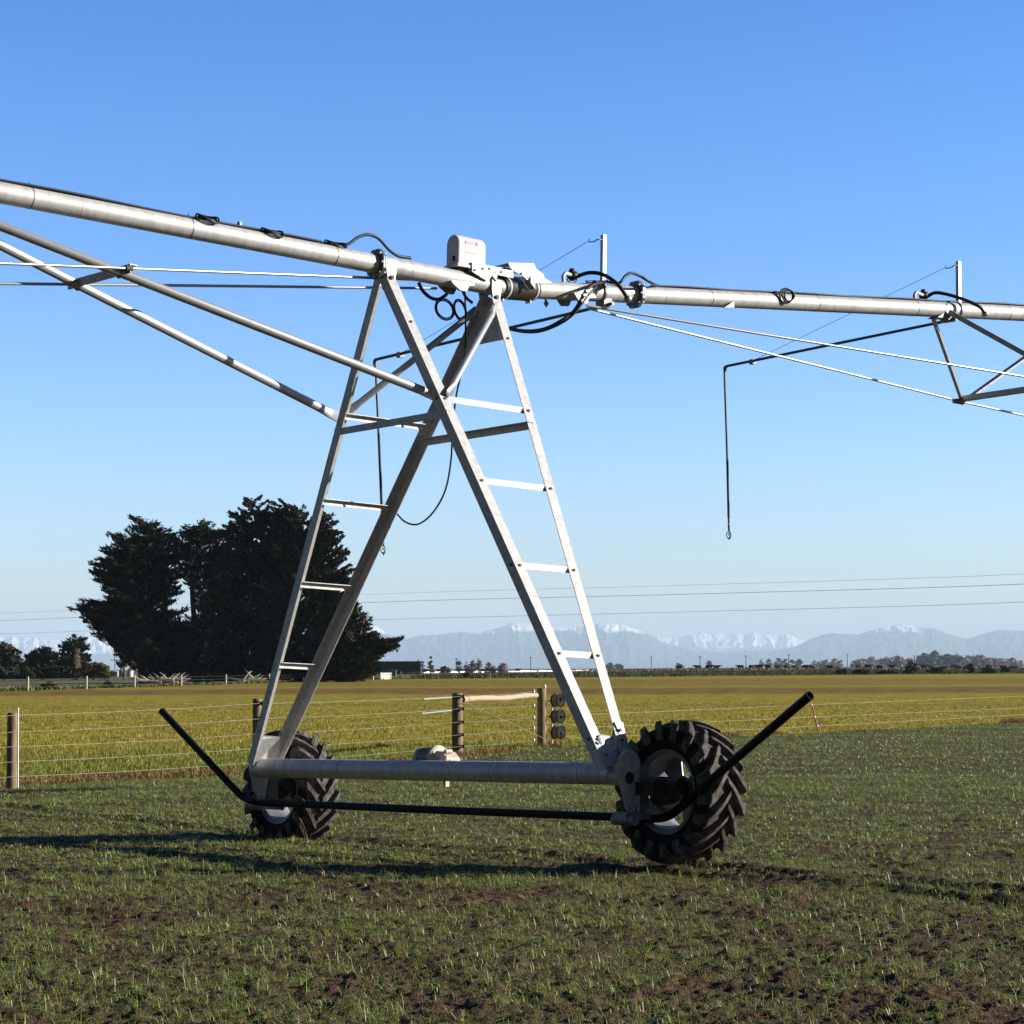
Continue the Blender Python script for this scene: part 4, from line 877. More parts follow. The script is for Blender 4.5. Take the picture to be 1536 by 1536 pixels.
tree('bare_poplar', 'slim pale leafless poplar standing before the tall conifer', 'tree', [(111, 1016), (112, 990), (115, 970), (118, 980), (121, 1000), (121, 1016)], 116, 396, 110, 4, .6, .06, [(.30, .22, .16), (.24, .18, .13)], FT, rise=1.6, seed=44, trunk_r=.14, bark=PALEBARK)
tree('shrub', 'rounded purplish brown shrub next to the tall conifer', 'shrub', [(122, 1017), (124, 1003), (132, 995), (146, 994), (156, 998), (158, 1017)], 140, 398, 110, 8, .6, .3, [(.12, .075, .055), (.10, .07, .045)], FT, seed=45, trunk_r=.12)
tree('shrub', 'olive green shrub leaning out beside the purplish brown one', 'shrub', [(146, 1016), (150, 1000), (158, 997), (165, 1004), (167, 1016)], 157, 396, 60, 8, .6, .3, [(.13, .12, .03), (.10, .10, .03)], FT, seed=46, trunk_r=.12)
tree('shrub', 'low dark thicket under the far trees', 'shrub', [(-30, 1018), (-28, 1004), (20, 1002), (60, 1003), (100, 1002), (120, 1006), (122, 1018)], 40, 394, 220, 8, .8, .5, [(.02, .028, .013), (.03, .035, .016)], FT, seed=47, trunk_r=.12)
tree('gum_tree', 'loose grey green tree half hidden behind the ragged cypress', 'tree', [(176, 1000), (178, 985), (172, 972), (180, 960), (190, 962), (196, 985), (192, 996)], 186, 420, 70, 7, .7, .35, [(.05, .065, .04), (.06, .07, .05)], FT, seed=48, trunk_r=.2)
# small farm buildings
ORR = mat('rust_roof', (.42, .16, .07), .6); WALLW = mat('pale_wall', (.60, .58, .56), .6); GREY = mat('grey_wall', (.22, .24, .28), .7); GRN = mat('green_iron', (.16, .24, .20), .5, 0, (4, (.12, .18, .15), .4, .6))
for px, wl, lb in ((183, GREY, 'grey feed silo with a conical rust red roof'), (195.5, WALLW, 'pale feed silo with a conical rust red roof next to the grey one')):
    c = at(px, HY, 520); t = thing('feed_silo', (c.x, 520, 0), lb, 'silo', 'feed silos by the cypresses')
    MB().lathe((c.x, 520, 0), (0, 0, 1), [(0, .68), (1.35, .68), (1.36, .6)], 20).build('wall', wl, t); MB().lathe((c.x, 520, 0), (0, 0, 1), [(1.33, .78), (1.36, .78), (1.92, .12), (2.0, .1), (2.0, 0)], 20).build('roof', ORR, t)
def shed(name, label, x0, x1, ztop, d, wall, roof, dep=3):
    a, b = at(x0, HY, d).x, at(x1, HY, d).x; t = thing(name, ((a + b) / 2, d, 0), label, 'shed'); m = (a + b) / 2; w = (b - a) / 2
    MB().box((m, d + dep / 2, ztop * .4), (w, 0, 0), (0, dep / 2, 0), (0, 0, ztop * .4)).build('wall', wall, t)
    MB().prism([(a - .15, d - .2, ztop * .78), (b + .15, d - .2, ztop * .78), (b + .15, d - .2, ztop * .82), (m, d - .2, ztop), (a - .15, d - .2, ztop * .82)], (0, dep + .4, 0)).build('roof', roof, t)
    MB().box((m + w * .3, d - .01, ztop * .34), (w * .22, 0, 0), (0, .02, 0), (0, 0, ztop * .34)).build('door', GREY, t)
shed('small_shed', 'low white roofed shed beside the feed silos', 163, 176, 1.35, 540, GREY, WALLW); shed('small_shed', 'little green iron shed behind the white boarded gate', 579.5, 594, 1.45, 505, GRN, GRN, 2)
# dead branches heaped under the cypresses
DEADW = mat('bleached_wood', (.60, .50, .41), .8, 0, (3, (.26, .20, .15), .4, .7))
def heap(label, px0, px1, d, n, top, seed):
    r = random.Random(seed); m = MB(); a, b = at(px0, HY, d).x, at(px1, HY, d).x
    for i in range(n):
        x = r.uniform(a, b); y = d + r.uniform(-.8, .8); L = r.uniform(.7, 2.4); an = r.uniform(-.25, .35) if r.random() < .85 else 1.0; z = r.uniform(.05, .35) * top; sg = r.choice((-1, 1)); p = Vector((x, y, z)); P = [p]
        for k in range(4): p = p + Vector((sg * L / 4 * math.cos(an), r.uniform(-.12, .12), L / 4 * math.sin(abs(an)) * .7 + r.uniform(-.05, .08))); P.append(Vector((p.x, p.y, max(.04, p.z))))
        q = r.uniform(.07, .17); m.tube(P, [q, q * .9, q * .75, q * .55, q * .25], 7)
        if r.random() < .6: m.tube([P[2], P[2] + Vector((sg * .3, .1, .35)), P[2] + Vector((sg * .75, .1, .5 + r.random() * .3))], [q * .6, q * .45, q * .15], 6)
    o = m.build('branch_pile', DEADW); tag(o, label, 'branch pile')
heap('heap of bleached dead branches lying at the foot of the ragged cypress', 221, 274, 262, 30, 1.2, 3); heap('scattered bleached sticks under the tallest trees of the clump', 352, 402, 276, 13, .7, 5)
# paddock fences along the far edge
PALEP = mat('pale_post', (.42, .36, .27), .8); DARKP = mat('dark_post', (.10, .085, .065), .9)
def farfence(name, label, pts, h, mt, r, wires):
    t = thing(name, (pts[0][0], pts[0][1], 0), label, 'paddock fence')
    for x, y, z in pts: MB().tube([(x, y, z - .2), (x, y, z + h)], [r * 1.05, r], 8).build('post', mt, t)
    for w in wires: MB().tube([(x, y, z + w) for x, y, z in pts], .004, 4).build('wire', WIRE, t)
def onedge(px, off):
    lo, hi = 80.0, 900.0
    for _ in range(50):
        m_ = (lo + hi) / 2; x = at(px, HY, m_).x
        if m_ < ye(x) + off: lo = m_
        else: hi = m_
    return at(px, HY, lo).x, lo
def rise(x, y):
    e = ye(x); return 1.15 * np.clip((y - e - 25) / 130, 0, 1) ** 1.5 * np.clip((x + 5) / 60, 0, 1)
def P3(px, off): x, y = onedge(px, off); return (x, y, float(rise(x, y)) - .1)
farfence('paddock_fence', 'line of pale posts along the edge of the pasture below the dark trees', [P3(p, 3) for p in (-60, 42, 130, 202, 272, 339, 404, 462, 517)], 1.15, PALEP, .085, (.35, .65, .95))
farfence('paddock_fence', 'line of dark posts running along the rough hedge bank', [P3(p, 14) for p in (600.6, 667, 735, 806, 878, 952, 1030, 1110, 1192, 1225, 1307, 1393, 1480, 1580)], 1.25, DARKP, .12, (.4, .75, 1.1))
WH = mat('white_boards', (.75, .70, .62), .6)
def gate(name, label, x0, x1, off, kind):
    a, y, z = P3(x0, off); b = P3(x1, off)[0]; y = y; t = thing(name, ((a + b) / 2, y, z), label, 'gate')
    for x, o in ((a, 0), (b, (b - a) * .87 if kind == 'board' else 0)): MB().tube([(x, y + o, z - .1), (x, y + o, z + 1.15)], .07, 8).build('post', WH, t)
    m = MB()
    if kind == 'board':
        for k in range(4): m.box(((a + b) / 2, y + (b - a) * .42, z + .2 + k * .26), ((b - a) / 2, (b - a) * .45, 0), (-.012, .016, 0), (0, 0, .085))
        m.build('boards', WH, t)
    elif kind == 'pipe':
        for k in (.2, .45, .7, 1.0): m.tube([(a, y, z + k), (b, y, z + k)], .042, 6)
        m.tube([((a + b) / 2, y, z + .2), ((a + b) / 2, y, z + 1.0)], .03, 6); m.build('rails', GALV2, t)
    else:
        m.tube([(a, y, z + 1.0), (b, y, z + 1.0)], .085, 6); m.build('rail', WH, t)
gate('rail_fence', 'short pale post and rail section at the end of the cypress clump', 521, 537, 3, 'rail'); gate('pipe_gate', 'thin pipe gate between the pale rail and the white boards', 540, 569, 3, 'pipe'); gate('board_gate', 'white boarded gate panel beyond the pasture', 571, 587, 3, 'board')
# rising bank with the rough hedge, tussocks and shrubs
X, Y = fan(-.08, .45, 120, np.linspace(250, 1500, 120)); Y2 = Y; Z = rise(X, Y) - .13; V = np.stack([X, Y, Z], -1).reshape(-1, 3); Q = grid_quads(*X.shape); c = V[Q].mean(1); V, Q = compact(V, Q[(c[:, 1] > ye(c[:, 0]) + 2)])
tag(fast_mesh('bank', V, Q, mats=[mat('bank_ground', (.05, .07, .018), .95, 0, (.12, (.14, .10, .05), .42, .6), spec=.1)], smooth=True), kind='structure')
def rough(n, o0, o1, L0, L1, W0, W1, cols, wts, x0=-70, x1=230, pow_=1.0, mask=None, seedn=61):
    x = x0 + rng.random(n) * (x1 - x0); y = ye(x) + o0 + rng.random(n) ** pow_ * (o1 - o0); k = (np.abs(x / y) < .30) & (fbm(x * .12, y * .06, seedn, 3) > (.30 if mask is None else mask)); x, y = x[k], y[k]; n = len(x)
    hh = .45 + 1.1 * fbm(x * .16, y * .1, seedn + 5, 3)
    return blades(x, y, rise(x, y) - .14, (L0 + (L1 - L0) * rng.random(n)) * hh, W0 + (W1 - W0) * rng.random(n), rng.random(n) * .9, mixcol(n, cols, wts, .35))
GRS = [(.075, .12, .02), (.10, .14, .025), (.055, .09, .02)]; RGH = [(.055, .052, .018), (.085, .06, .03), (.035, .046, .014), (.12, .085, .045), (.07, .04, .022)]
V, Q, T, C = join([rough(26000, 1, 12, .25, .55, .08, .2, GRS, [1, 1, 1]), rough(70000, 9, 110, .4, 1.1, .07, .2, RGH, [3, 3, 4, 1.2, 2], -16), rough(9000, 40, 110, .4, .9, .07, .2, GRS, [1, 1, 1], -16), rough(5000, 6, 40, .2, .5, .2, .4, GRS + [(.16, .11, .06)], [1, 1, 1, 2], -70, -22)])
tag(fast_mesh('rough_grass', V, Q, T, [LEAFM], col=C), 'rough green and brown grass and weeds along the far bank', 'rough grass', kind='stuff')
V, Q, T, C = join([rough(9000, 110, 260, .5, 1.0, .12, .3, [(.26, .19, .12), (.20, .15, .09), (.10, .075, .04)], [3, 2, 3], 14, 165, mask=.42, seedn=83)])
tag(fast_mesh('tussock', V, Q, T, [LEAFM], col=C), 'pale tan tussock plumes along the skyline of the bank', 'tussock', kind='stuff')
SH = 'shrubs along the far bank'
for i, (px, w, h, off, cols, lb) in enumerate([(1366, 24, 19, 8, BROAD, 'largest dark shrub on the bank below the hazy bare trees'), (1290, 26, 9, 7, DKGR, 'low dark shrub on the bank nearest the largest shrub on its tower side'), (1330, 34, 7, 6, DKGR, 'wide flat dark shrub touching the largest shrub'), (1404, 30, 9, 6, BROAD, 'low spreading brown shrub just past the largest shrub'), (1456, 9, 15, 8, DKGR, 'narrow upright dark shrub on the bank'), (1482, 26, 10, 7, DKGR, 'rounded dark shrub past the narrow upright one'), (1508, 15, 10, 7, DKGR, 'small dark shrub second from the end of the bank'), (1262, 18, 9, 10, BROAD, 'brown shrub on the bank above the red stake'), (700, 9, 8, 12, [(.09, .05, .03)], 'small reddish shrub on the bank behind the timber corner posts')]):
    x, y = onedge(px, off); yb_ = HY - (px - 768) * ROLL + (EYE + .13) * F / y
    tree('shrub', lb, 'shrub', blob(px, yb_ - h, yb_, w, 9, i, .25), px, y, 46, 7, .5, .3, cols, SH, seed=60 + i, trunk_r=.08, zoff=-.15, edge=.6)
for i, (px, d, lb) in enumerate([(45, 175, 'x'), (76, 188, 'x')]):
    x, y = onedge(72 + i * 90, 9); c_ = 72 + i * 90; yb_ = HY - (c_ - 768) * ROLL + EYE * F / y
    tree('shrub', ['brown leafless bush behind the pale paddock posts', 'small dark bush on the grass verge behind the pale paddock posts'][i], 'shrub', blob(c_, yb_ - [10, 9][i], yb_, [24, 10][i], 8, i, .3), c_, y, 40, 7, .3, .16, [BROWN, DKGR][i], None, seed=80 + i, trunk_r=.05, zoff=-.05, edge=.3)
# clipped shelter hedge and trees on the skyline
hd = thing('shelter_hedge', (at(600, HY, 705).x, 705, 0), 'long clipped dark green shelter hedge beyond the white gate', 'hedge'); a, b = at(556, HY, 705).x, at(631, HY, 705).x; rs = np.random.default_rng(5); n = 9000
P = np.stack([a + rs.random(n) * (b - a), 705 + rs.random(n) * 2.2, rs.random(n) ** .8 * 3.55], -1); f = rs.integers(0, 3, n); P[f == 0, 1] = 705; P[f == 1, 2] = 3.5 + rs.random((f == 1).sum()) * .12
v, c = cards(rs, P, np.array([0, -.3, .6]), n, .5, .3, .08, [(.025, .045, .022), (.035, .055, .025), (.02, .035, .02)]); fast_mesh('foliage', v, np.arange(len(v)).reshape(-1, 4), mats=[LEAFM], col=c, parent=hd)
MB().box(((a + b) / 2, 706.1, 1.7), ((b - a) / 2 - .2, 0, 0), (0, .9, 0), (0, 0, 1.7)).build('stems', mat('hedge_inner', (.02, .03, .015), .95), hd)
SK = 'small trees on the skyline'; k = 0
PLN = [('dark', 627, 987, 1005, 9, 'c'), ('dark', 634.5, 990, 1005, 8, 'b'), ('dark', 646, 984.5, 1006, 14, 'c'), ('dark', 688.5, 989.5, 1004, 11, 'b'), ('dark', 708.5, 988.5, 1005, 12, 'b'), ('bare', 718, 987, 1004, 12, 'b'), ('brown', 668, 999, 1008, 17, 'b'), ('brown', 738, 999.5, 1007, 10, 'b'), ('bare', 700, 995, 1005, 12, 'b'), ('bare', 735, 995, 1004, 18, 'b'), ('bare', 754, 996, 1004, 18, 'b'), ('dark', 1063, 989.5, 999, 9, 'b'), ('dark', 1142, 988, 999, 7, 'b'), ('dark', 1153, 987.5, 999, 9, 'b'), ('dark', 1166, 986.5, 999, 10, 'b'), ('dark', 1177, 987, 999, 9, 'b'), ('dark', 1188, 988, 999, 9, 'b'), ('dark', 1199, 986.5, 999, 11, 'b'), ('dark', 1221, 990, 999, 7, 'b'), ('bare', 1236, 988.5, 999, 13, 'b'), ('bare', 1254, 988, 999, 12, 'b'), ('bare', 1293, 987, 999, 20, 'b'), ('bare', 1308, 987, 999, 16, 'b'), ('bare', 1330, 988, 999, 18, 'b'), ('bare', 1352, 986, 999, 22, 'b'), ('dark', 1386, 980.5, 999, 18, 'b'), ('dark', 1402, 979.5, 999, 18, 'b'), ('dark', 1420, 980, 999, 18, 'b'), ('dark', 1437, 982, 999, 16, 'b'), ('bare', 1388, 986, 999, 20, 'b'), ('bare', 1425, 987, 999, 22, 'b'), ('bare', 1456, 984, 999, 18, 'b'), ('bare', 1472, 983, 999, 18, 'b'), ('bare', 1492, 986, 999, 20, 'b'), ('bare', 1518, 989, 999, 22, 'b'), ('dark', 915, 993, 999, 12, 'b'), ('dark', 928, 994, 999, 10, 'b'), ('dark', 1018, 993, 999, 8, 'b')]
NM = {'dark': 'evergreen_tree', 'bare': 'bare_tree', 'brown': 'shrub'}; LBK = {('dark', 0): 'small dark evergreen on the skyline beyond the shelter hedge', ('bare', 0): 'hazy leafless tree on the skyline behind the white covered row', ('brown', 0): 'dark brown bush standing in front of the white covered row', ('dark', 1): 'tiny hazy evergreen on the skyline beyond the bank', ('bare', 1): 'hazy lilac leafless tree on the skyline beyond the bank'}
for kd, px, tp, bs, w, sh in PLN:
    k += 1; d = 820 + (k * 37) % 60 if px < 800 else 3400 + (k * 61) % 500
    if kd == 'brown': d = 790
    if px > 800: w *= 1.7 if kd == 'bare' else 1.35; tp += 1.5
    bs = HY - (px - 768) * ROLL + (EYE) * F / d; bs = max(bs, tp + 5)
    tree(NM[kd], LBK[(kd, 0 if px < 800 else 1)], 'shrub' if kd == 'brown' else 'tree', cone(px, tp, bs, w, k) if sh == 'c' else blob(px, tp, bs, w, 9, k, .2), px, d, 40, 6, w * d / F * .20, w * d / F * .09, {'dark': [(.055, .075, .05), (.07, .085, .06)], 'bare': LILAC, 'brown': [(.07, .05, .035)]}[kd], LBK[(kd, 0 if px < 800 else 1)].split(' on ')[0].split(' standing')[0] + (' group near' if px < 800 else ' group far'), seed=100 + k, trunk_r=.2, edge=2.5 if px > 800 else 1.2)  # evergreen tints are paler than DKGR, with distance haze put into the colour
# white plastic covered row and the black cattle along it
rw = MB(); a, b = at(598, HY, 860), at(905, HY, 1000); n = 26
for i in range(n):
    q = i / n; p0 = a + (b - a) * q; p1 = a + (b - a) * (q + .93 / n); ln_ = (p1 - p0)
    h = .62 + .12 * math.sin(i * 2.3); zb_ = -.1 + .35 * q
    rw.prism([Vector((p0.x, p0.y + o, zb_ + z)) for o, z in ((-1.2, 0), (-1.0, h * .7), (-.5, h), (.5, h), (1.0, h * .7), (1.2, 0))], Vector((ln_.x, ln_.y, .35 * .9 / n)))
rwo = rw.build('covered_row', mat('white_plastic', (.85, .84, .84), .35)); tag(rwo, 'long low row under white plastic sheet in the distance', 'covered row')
COWM = mat('black_cow', (.014, .013, .013), .6)
def cow_mesh():
    m = MB(); m.tube([(-1.0, 0, 1.12), (-.95, 0, 1.08), (-.6, 0, 1.0), (0, 0, .95), (.55, 0, 1.0), (.85, 0, 1.12), (1.1, 0, 1.25), (1.3, 0, 1.28)], [.05, .30, .43, .46, .43, .33, .19, .13], 12); m.tube([(1.2, 0, 1.3), (1.45, 0, 1.22), (1.68, 0, 1.08), (1.72, 0, 1.05)], [.13, .13, .08, .06], 10)
    for x, y in ((-.78, .17), (-.72, -.17), (.62, .16), (.68, -.16)): m.tube([(x, y, .95), (x + .03, y, .5), (x, y, .0)], [.15, .08, .055], 8)
    m.tube([(-1.0, 0, 1.15), (-1.1, 0, .8), (-1.08, 0, .45)], [.03, .025, .04], 6)
    for s in (-1, 1): m.tube([(1.25, s * .1, 1.36), (1.22, s * .26, 1.36)], [.05, .02], 6)
    return m
cow0 = None; LC = ['black cow standing in front of the white covered row', 'black cow standing along the top of the far bank']
for i, px in enumerate([618.6, 638, 658.6, 671, 702.6, 724, 741, 777, 1019, 1047, 1063.6, 1075, 1111, 1128, 1138, 1152, 1166.6, 1181, 1192, 1209, 1219, 1245, 1289, 1302, 1320, 1338, 1386, 1400, 1414, 1431, 1439, 1449, 1484, 1506, 1519]):
    g = 0 if px < 800 else 1; x = at(px, HY, 1).x; d = 840 + 20 * ((i * 7) % 5) * .4 if g == 0 else 640 + 14 * ((i * 5) % 7); X_ = at(px, HY, d).x
    if cow0 is None: o = cow0 = cow_mesh().build('cow', COWM)
    else: o = cow0.copy(); COL.objects.link(o)
    o.location = (X_, d, float(rise(X_, d)) - .13 + (.1 if g == 0 else -.08)); o.rotation_euler = (0, 0, (0 if i % 3 else math.pi) + random.uniform(-.4, .4)); tag(o, LC[g], 'cow', ['cows by the white row', 'cows along the bank'][g])
# power poles and lines
POLEM = mat('pole_grey', (.12, .11, .105), .8)
for i, (px, tp, d) in enumerate([(684.5, 987, 1000), (796, 985, 1100), (977, 984.5, 1300), (1050, 984, 1300), (1119, 983, 1300), (1183, 981.5, 1300), (1271, 981, 1300), (1371.6, 983, 1300), (172.5, 987, 560)]):
    p = at(px, tp, d); t = thing('power_pole', (p.x, d, 0), ['distant power pole beyond the white covered row, nearer the shelter hedge', 'distant power pole beyond the end of the timber brace', 'distant power pole standing on the hazy skyline beyond the bank', 'power pole rising beside the feed silos'][0 if i == 0 else 1 if i == 1 else 3 if i == 8 else 2], 'power pole', 'distant power poles' if 1 < i < 8 else None); r = .00016 * d
    MB().tube([(p.x, d, -.3), (p.x, d, p.z)], [r * 1.2, r], 8).build('pole', POLEM, t); MB().box((p.x, d - r, p.z - .5), (1.1, 0, 0), (0, .07, 0), (0, 0, .09)).build('crossarm', POLEM, t)
LINE = mat('line_wire', (.30, .31, .32), .6)
for lb, (l, m_, r_), rad in (('topmost thin overhead power line', (920, 893, 861), .015), ('middle overhead power line, the thickest of the three', (931, 905, 876), .026), ('lowest overhead power line of the three', (951, 931, 903), .02)):
    P = [at(-420, l + 9, 460), at(0, l, 415), at(520, m_, 345), at(1030, (m_ + r_) / 2 + .8, 285), at(1536, r_, 235), at(1900, r_ - 27, 205)]
    o = MB().tube(spline(P, 8), rad, 6).build('power_line', LINE); tag(o, lb, 'power line')
# ------------------------------------------------------------------ mountains
def mtn_mat(name, rock, snowline, spread, scale):
    m = bpy.data.materials.new(name); m.use_nodes = True; N, L, b = nodes(m); b.inputs['Roughness'].default_value = .9; b.inputs['Specular IOR Level'].default_value = .05
    g = N.new('ShaderNodeNewGeometry'); sp = N.new('ShaderNodeSeparateXYZ'); L.new(g.outputs['Position'], sp.inputs[0])
    n = N.new('ShaderNodeTexNoise'); n.inputs['Scale'].default_value = scale; n.inputs['Detail'].default_value = 8; L.new(g.outputs['Position'], n.inputs['Vector'])
    a = N.new('ShaderNodeMath'); a.operation = 'MULTIPLY_ADD'; a.inputs[1].default_value = spread * 2.4; L.new(n.outputs['Fac'], a.inputs[0]); L.new(sp.outputs['Z'], a.inputs[2])
    mr = N.new('ShaderNodeMapRange'); mr.inputs['From Min'].default_value = snowline + spread * 1.2; mr.inputs['From Max'].default_value = snowline + spread * 1.2 + spread * .45; L.new(a.outputs[0], mr.inputs[0])
    mx = N.new('ShaderNodeMixRGB'); mx.inputs[1].default_value = (*rock, 1); mx.inputs[2].default_value = (.82, .80, .78, 1); L.new(mr.outputs[0], mx.inputs[0]); L.new(mx.outputs[0], b.inputs['Base Color']); return m
def range_(name, prof, d0, dep, mt, seed, rug):
    """mountain range: a skyline profile in plan angle carried by spurs running down towards the plain"""
    pxs = np.arange(prof[0][0], prof[-1][0] + 1, 1.0); py = np.interp(pxs, [p[0] for p in prof], [p[1] for p in prof])
    k_ = np.exp(-np.linspace(-2, 2, 9) ** 2); k_ /= k_.sum(); py = np.convolve(np.pad(py, 4, mode='edge'), k_, 'valid')
    py = py - (fbm(pxs / 9.0, pxs * 0, seed + 50, 4) - .47) * 7 * rug - (fbm(pxs / 40.0, pxs * 0, seed + 51, 3) - .45) * 8 * rug
    ang = (pxs - 768) / F; hor = HY - (pxs - 768) * ROLL; top = (hor - py) / F * (d0 + dep * .5) + EYE; nr = 90; q = np.linspace(0, 1.2, nr)
    Tn, Qq = np.meshgrid(ang, q); Px = np.tile(pxs, (nr, 1)); top2 = np.tile(top, (nr, 1)); y = d0 + dep * Qq * .5; x = Tn * y
    wx = Px / 34.0 + 1.1 * fbm(Px / 60.0, Qq * 1.6, seed + 9, 3) + .35 * Qq
    spur = 1 - np.abs(2 * fbm(wx, Qq * 1.3, seed, 4) - .93) * 1.5; small = 1 - np.abs(2 * fbm(Px / 11.0 + fbm(Px / 20.0, Qq * 4, seed + 4, 2) * 2, Qq * 5, seed + 3, 4) - .93) * 1.5
    u = np.clip(Qq, 0, 1); base = np.where(Qq <= 1, u ** .8, 1 - (Qq - 1) * 3)
    z = top2 * base * (1 - rug * 1.1 * (1 - u) ** .7 * (1 - spur)) - top2 * rug * .30 * (1 - small) * np.clip((1 - u) * 4, 0, 1) * u
    fade = np.clip(np.minimum(np.arange(len(pxs)), np.arange(len(pxs))[::-1]) / 24, 0, 1); z = np.maximum(z * fade, -20) - 3
    V = np.stack([x, y, z], -1).reshape(-1, 3); tag(fast_mesh(name, V, grid_quads(nr, len(pxs)), mats=[mt], smooth=True), kind='structure')
FR = [(500, 1000), (520, 950), (545, 932), (560, 936), (579, 948), (592, 954.5), (608, 959), (624, 953), (640, 952), (656, 952.5), (680, 949), (700, 947), (720, 948), (740, 943), (758, 937), (771, 933), (784, 934), (796, 934.5), (815, 938), (838, 941), (866, 940.5), (885, 937), (905, 934), (917, 933.5), (930, 936), (943, 940), (960, 946), (975, 952.6), (988, 960), (1005, 967), (1030, 973), (1060, 976), (1090, 978), (1120, 976), (1150, 977), (1175, 973), (1200, 966), (1214, 958), (1230, 953), (1247, 949.5), (1270, 950), (1285, 951), (1298, 946.6), (1321, 939.5), (1340, 938), (1353, 936), (1366, 938), (1382, 941.7), (1402, 943), (1415, 948), (1428, 953), (1450, 957), (1465, 953), (1479, 948), (1498, 943), (1524, 943), (1545, 946), (1600, 938), (1690, 950), (1760, 965), (1800, 985)]
BK = [(940, 985), (970, 957), (987, 954), (1005, 958), (1022, 955), (1040, 950), (1053, 948), (1066, 953), (1079, 950), (1092, 954), (1105, 949.5), (1118, 952), (1130, 946.5), (1142, 952), (1153, 950), (1166, 953), (1179, 948.5), (1190, 955), (1201, 959), (1225, 962), (1260, 985)]
LF = [(-100, 985), (-70, 958), (-40, 951), (0, 955), (10, 957), (21, 954), (30, 958), (39, 957), (53, 956.5), (60, 960), (70, 957), (84, 957), (94, 962), (106, 957), (121, 951), (135, 949.5), (152, 955), (172, 961), (200, 970), (260, 980), (330, 990), (400, 1000)]
range_('mountain_range', FR, 34000, 12600, mtn_mat('hill', (.07, .08, .06), 600, 144, .00067), 5, .42)
range_('mountain_range_far', BK, 50000, 14400, mtn_mat('alp', (.11, .10, .09), 470, 198, .0005), 8, .5)
range_('mountain_range_west', LF, 43000, 12600, mtn_mat('alp_snow', (.11, .10, .09), 240, 216, .0004), 12, .55)
# ================================================================== air, sky and sun
SUN_EL, SUN_AZ = R(18.5), R(1)
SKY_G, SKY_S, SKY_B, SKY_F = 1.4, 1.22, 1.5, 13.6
SKY_T = (.88, .91, 1.2)
def haze(dens, col):
    o = MB().box((0, 29650, 524), (15500, 0, 0), (0, 30350, 0), (0, 0, 526)); m = bpy.data.materials.new('haze'); m.use_nodes = True; N, L = m.node_tree.nodes, m.node_tree.links
    N.remove(N['Principled BSDF']); v = N.new('ShaderNodeVolumePrincipled'); v.inputs['Color'].default_value = (*col, 1); v.inputs['Density'].default_value = dens; L.new(v.outputs[0], N['Material Output'].inputs['Volume'])
    h = o.build('haze', m); tag(h, kind='stuff'); return h
HZ = haze(3.7e-5, (.62, .80, 1.0))
w = bpy.data.worlds.new('World'); sc.world = w; w.use_nodes = True; N, L = w.node_tree.nodes, w.node_tree.links
sky = N.new('ShaderNodeTexSky'); sky.sky_type = 'NISHITA'; sky.sun_disc = False; sky.sun_elevation = SUN_EL; sky.sun_rotation = R(90) - SUN_AZ
sky.altitude = 30; sky.air_density = 1.0; sky.dust_density = .35; sky.ozone_density = 2.0
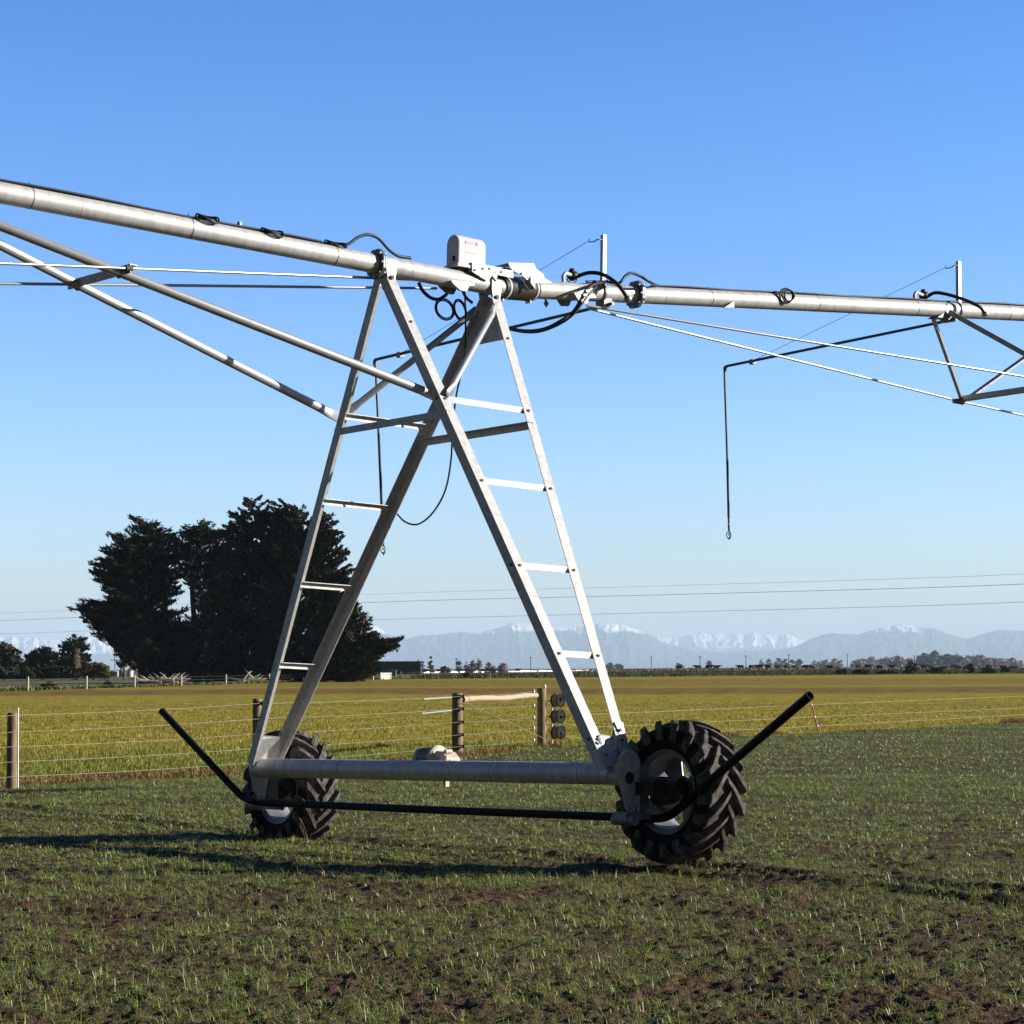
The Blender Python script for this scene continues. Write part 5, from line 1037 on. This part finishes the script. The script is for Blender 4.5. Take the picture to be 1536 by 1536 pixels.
# deeper, more saturated blue aloft and a paler horizon, and the sky dimmed away from the mountains to cut fill on shaded sides
tc = N.new('ShaderNodeTexCoord'); sp = N.new('ShaderNodeSeparateXYZ'); L.new(tc.outputs['Generated'], sp.inputs[0])
a = N.new('ShaderNodeVectorMath'); a.operation = 'SCALE'; a.inputs['Scale'].default_value = .1; L.new(sky.outputs[0], a.inputs[0])
mn = N.new('ShaderNodeVectorMath'); mn.operation = 'MINIMUM'; mn.inputs[1].default_value = (1.2, 1.2, 1.2); L.new(a.outputs[0], mn.inputs[0])
gm = N.new('ShaderNodeGamma'); gm.inputs[1].default_value = SKY_G; L.new(mn.outputs[0], gm.inputs[0])
hs = N.new('ShaderNodeHueSaturation'); hs.inputs['Saturation'].default_value = SKY_S; L.new(gm.outputs[0], hs.inputs['Color'])
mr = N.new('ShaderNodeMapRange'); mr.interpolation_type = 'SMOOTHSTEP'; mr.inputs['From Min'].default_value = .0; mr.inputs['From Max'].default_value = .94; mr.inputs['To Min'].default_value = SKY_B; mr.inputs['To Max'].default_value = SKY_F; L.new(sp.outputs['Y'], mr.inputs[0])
tn = N.new('ShaderNodeVectorMath'); tn.operation = 'MULTIPLY'; L.new(hs.outputs[0], tn.inputs[0])
zr = N.new('ShaderNodeMapRange'); zr.inputs['From Min'].default_value = .02; zr.inputs['From Max'].default_value = .24; L.new(sp.outputs['Z'], zr.inputs[0])
tm = N.new('ShaderNodeMixRGB'); tm.inputs[1].default_value = (.78, .84, 1.30, 1); tm.inputs[2].default_value = (*SKY_T, 1); L.new(zr.outputs[0], tm.inputs[0]); L.new(tm.outputs[0], tn.inputs[1])
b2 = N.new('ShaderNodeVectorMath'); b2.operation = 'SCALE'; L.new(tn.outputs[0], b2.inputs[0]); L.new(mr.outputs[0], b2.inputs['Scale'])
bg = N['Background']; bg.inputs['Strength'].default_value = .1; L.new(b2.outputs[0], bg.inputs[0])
sl = bpy.data.lights.new('sun', 'SUN'); sl.energy = 5.0; sl.angle = R(.53); sl.color = (1, .945, .87); so = bpy.data.objects.new('sun', sl); COL.objects.link(so)
dv = Vector((math.cos(SUN_EL) * math.cos(SUN_AZ), math.cos(SUN_EL) * math.sin(SUN_AZ), math.sin(SUN_EL))); so.rotation_euler = dv.to_track_quat('Z', 'Y').to_euler(); so.location = (60, 10, 40)
sc.view_settings.view_transform = 'Standard'; sc.view_settings.look = 'None'; sc.view_settings.exposure = 1.0; sc.view_settings.gamma = 1
sc.render.engine = 'CYCLES'; sc.cycles.use_denoising = True; sc.cycles.max_bounces = 6; sc.cycles.diffuse_bounces = 3; sc.cycles.glossy_bounces = 3; sc.cycles.transparent_max_bounces = 8; sc.cycles.volume_bounces = 5
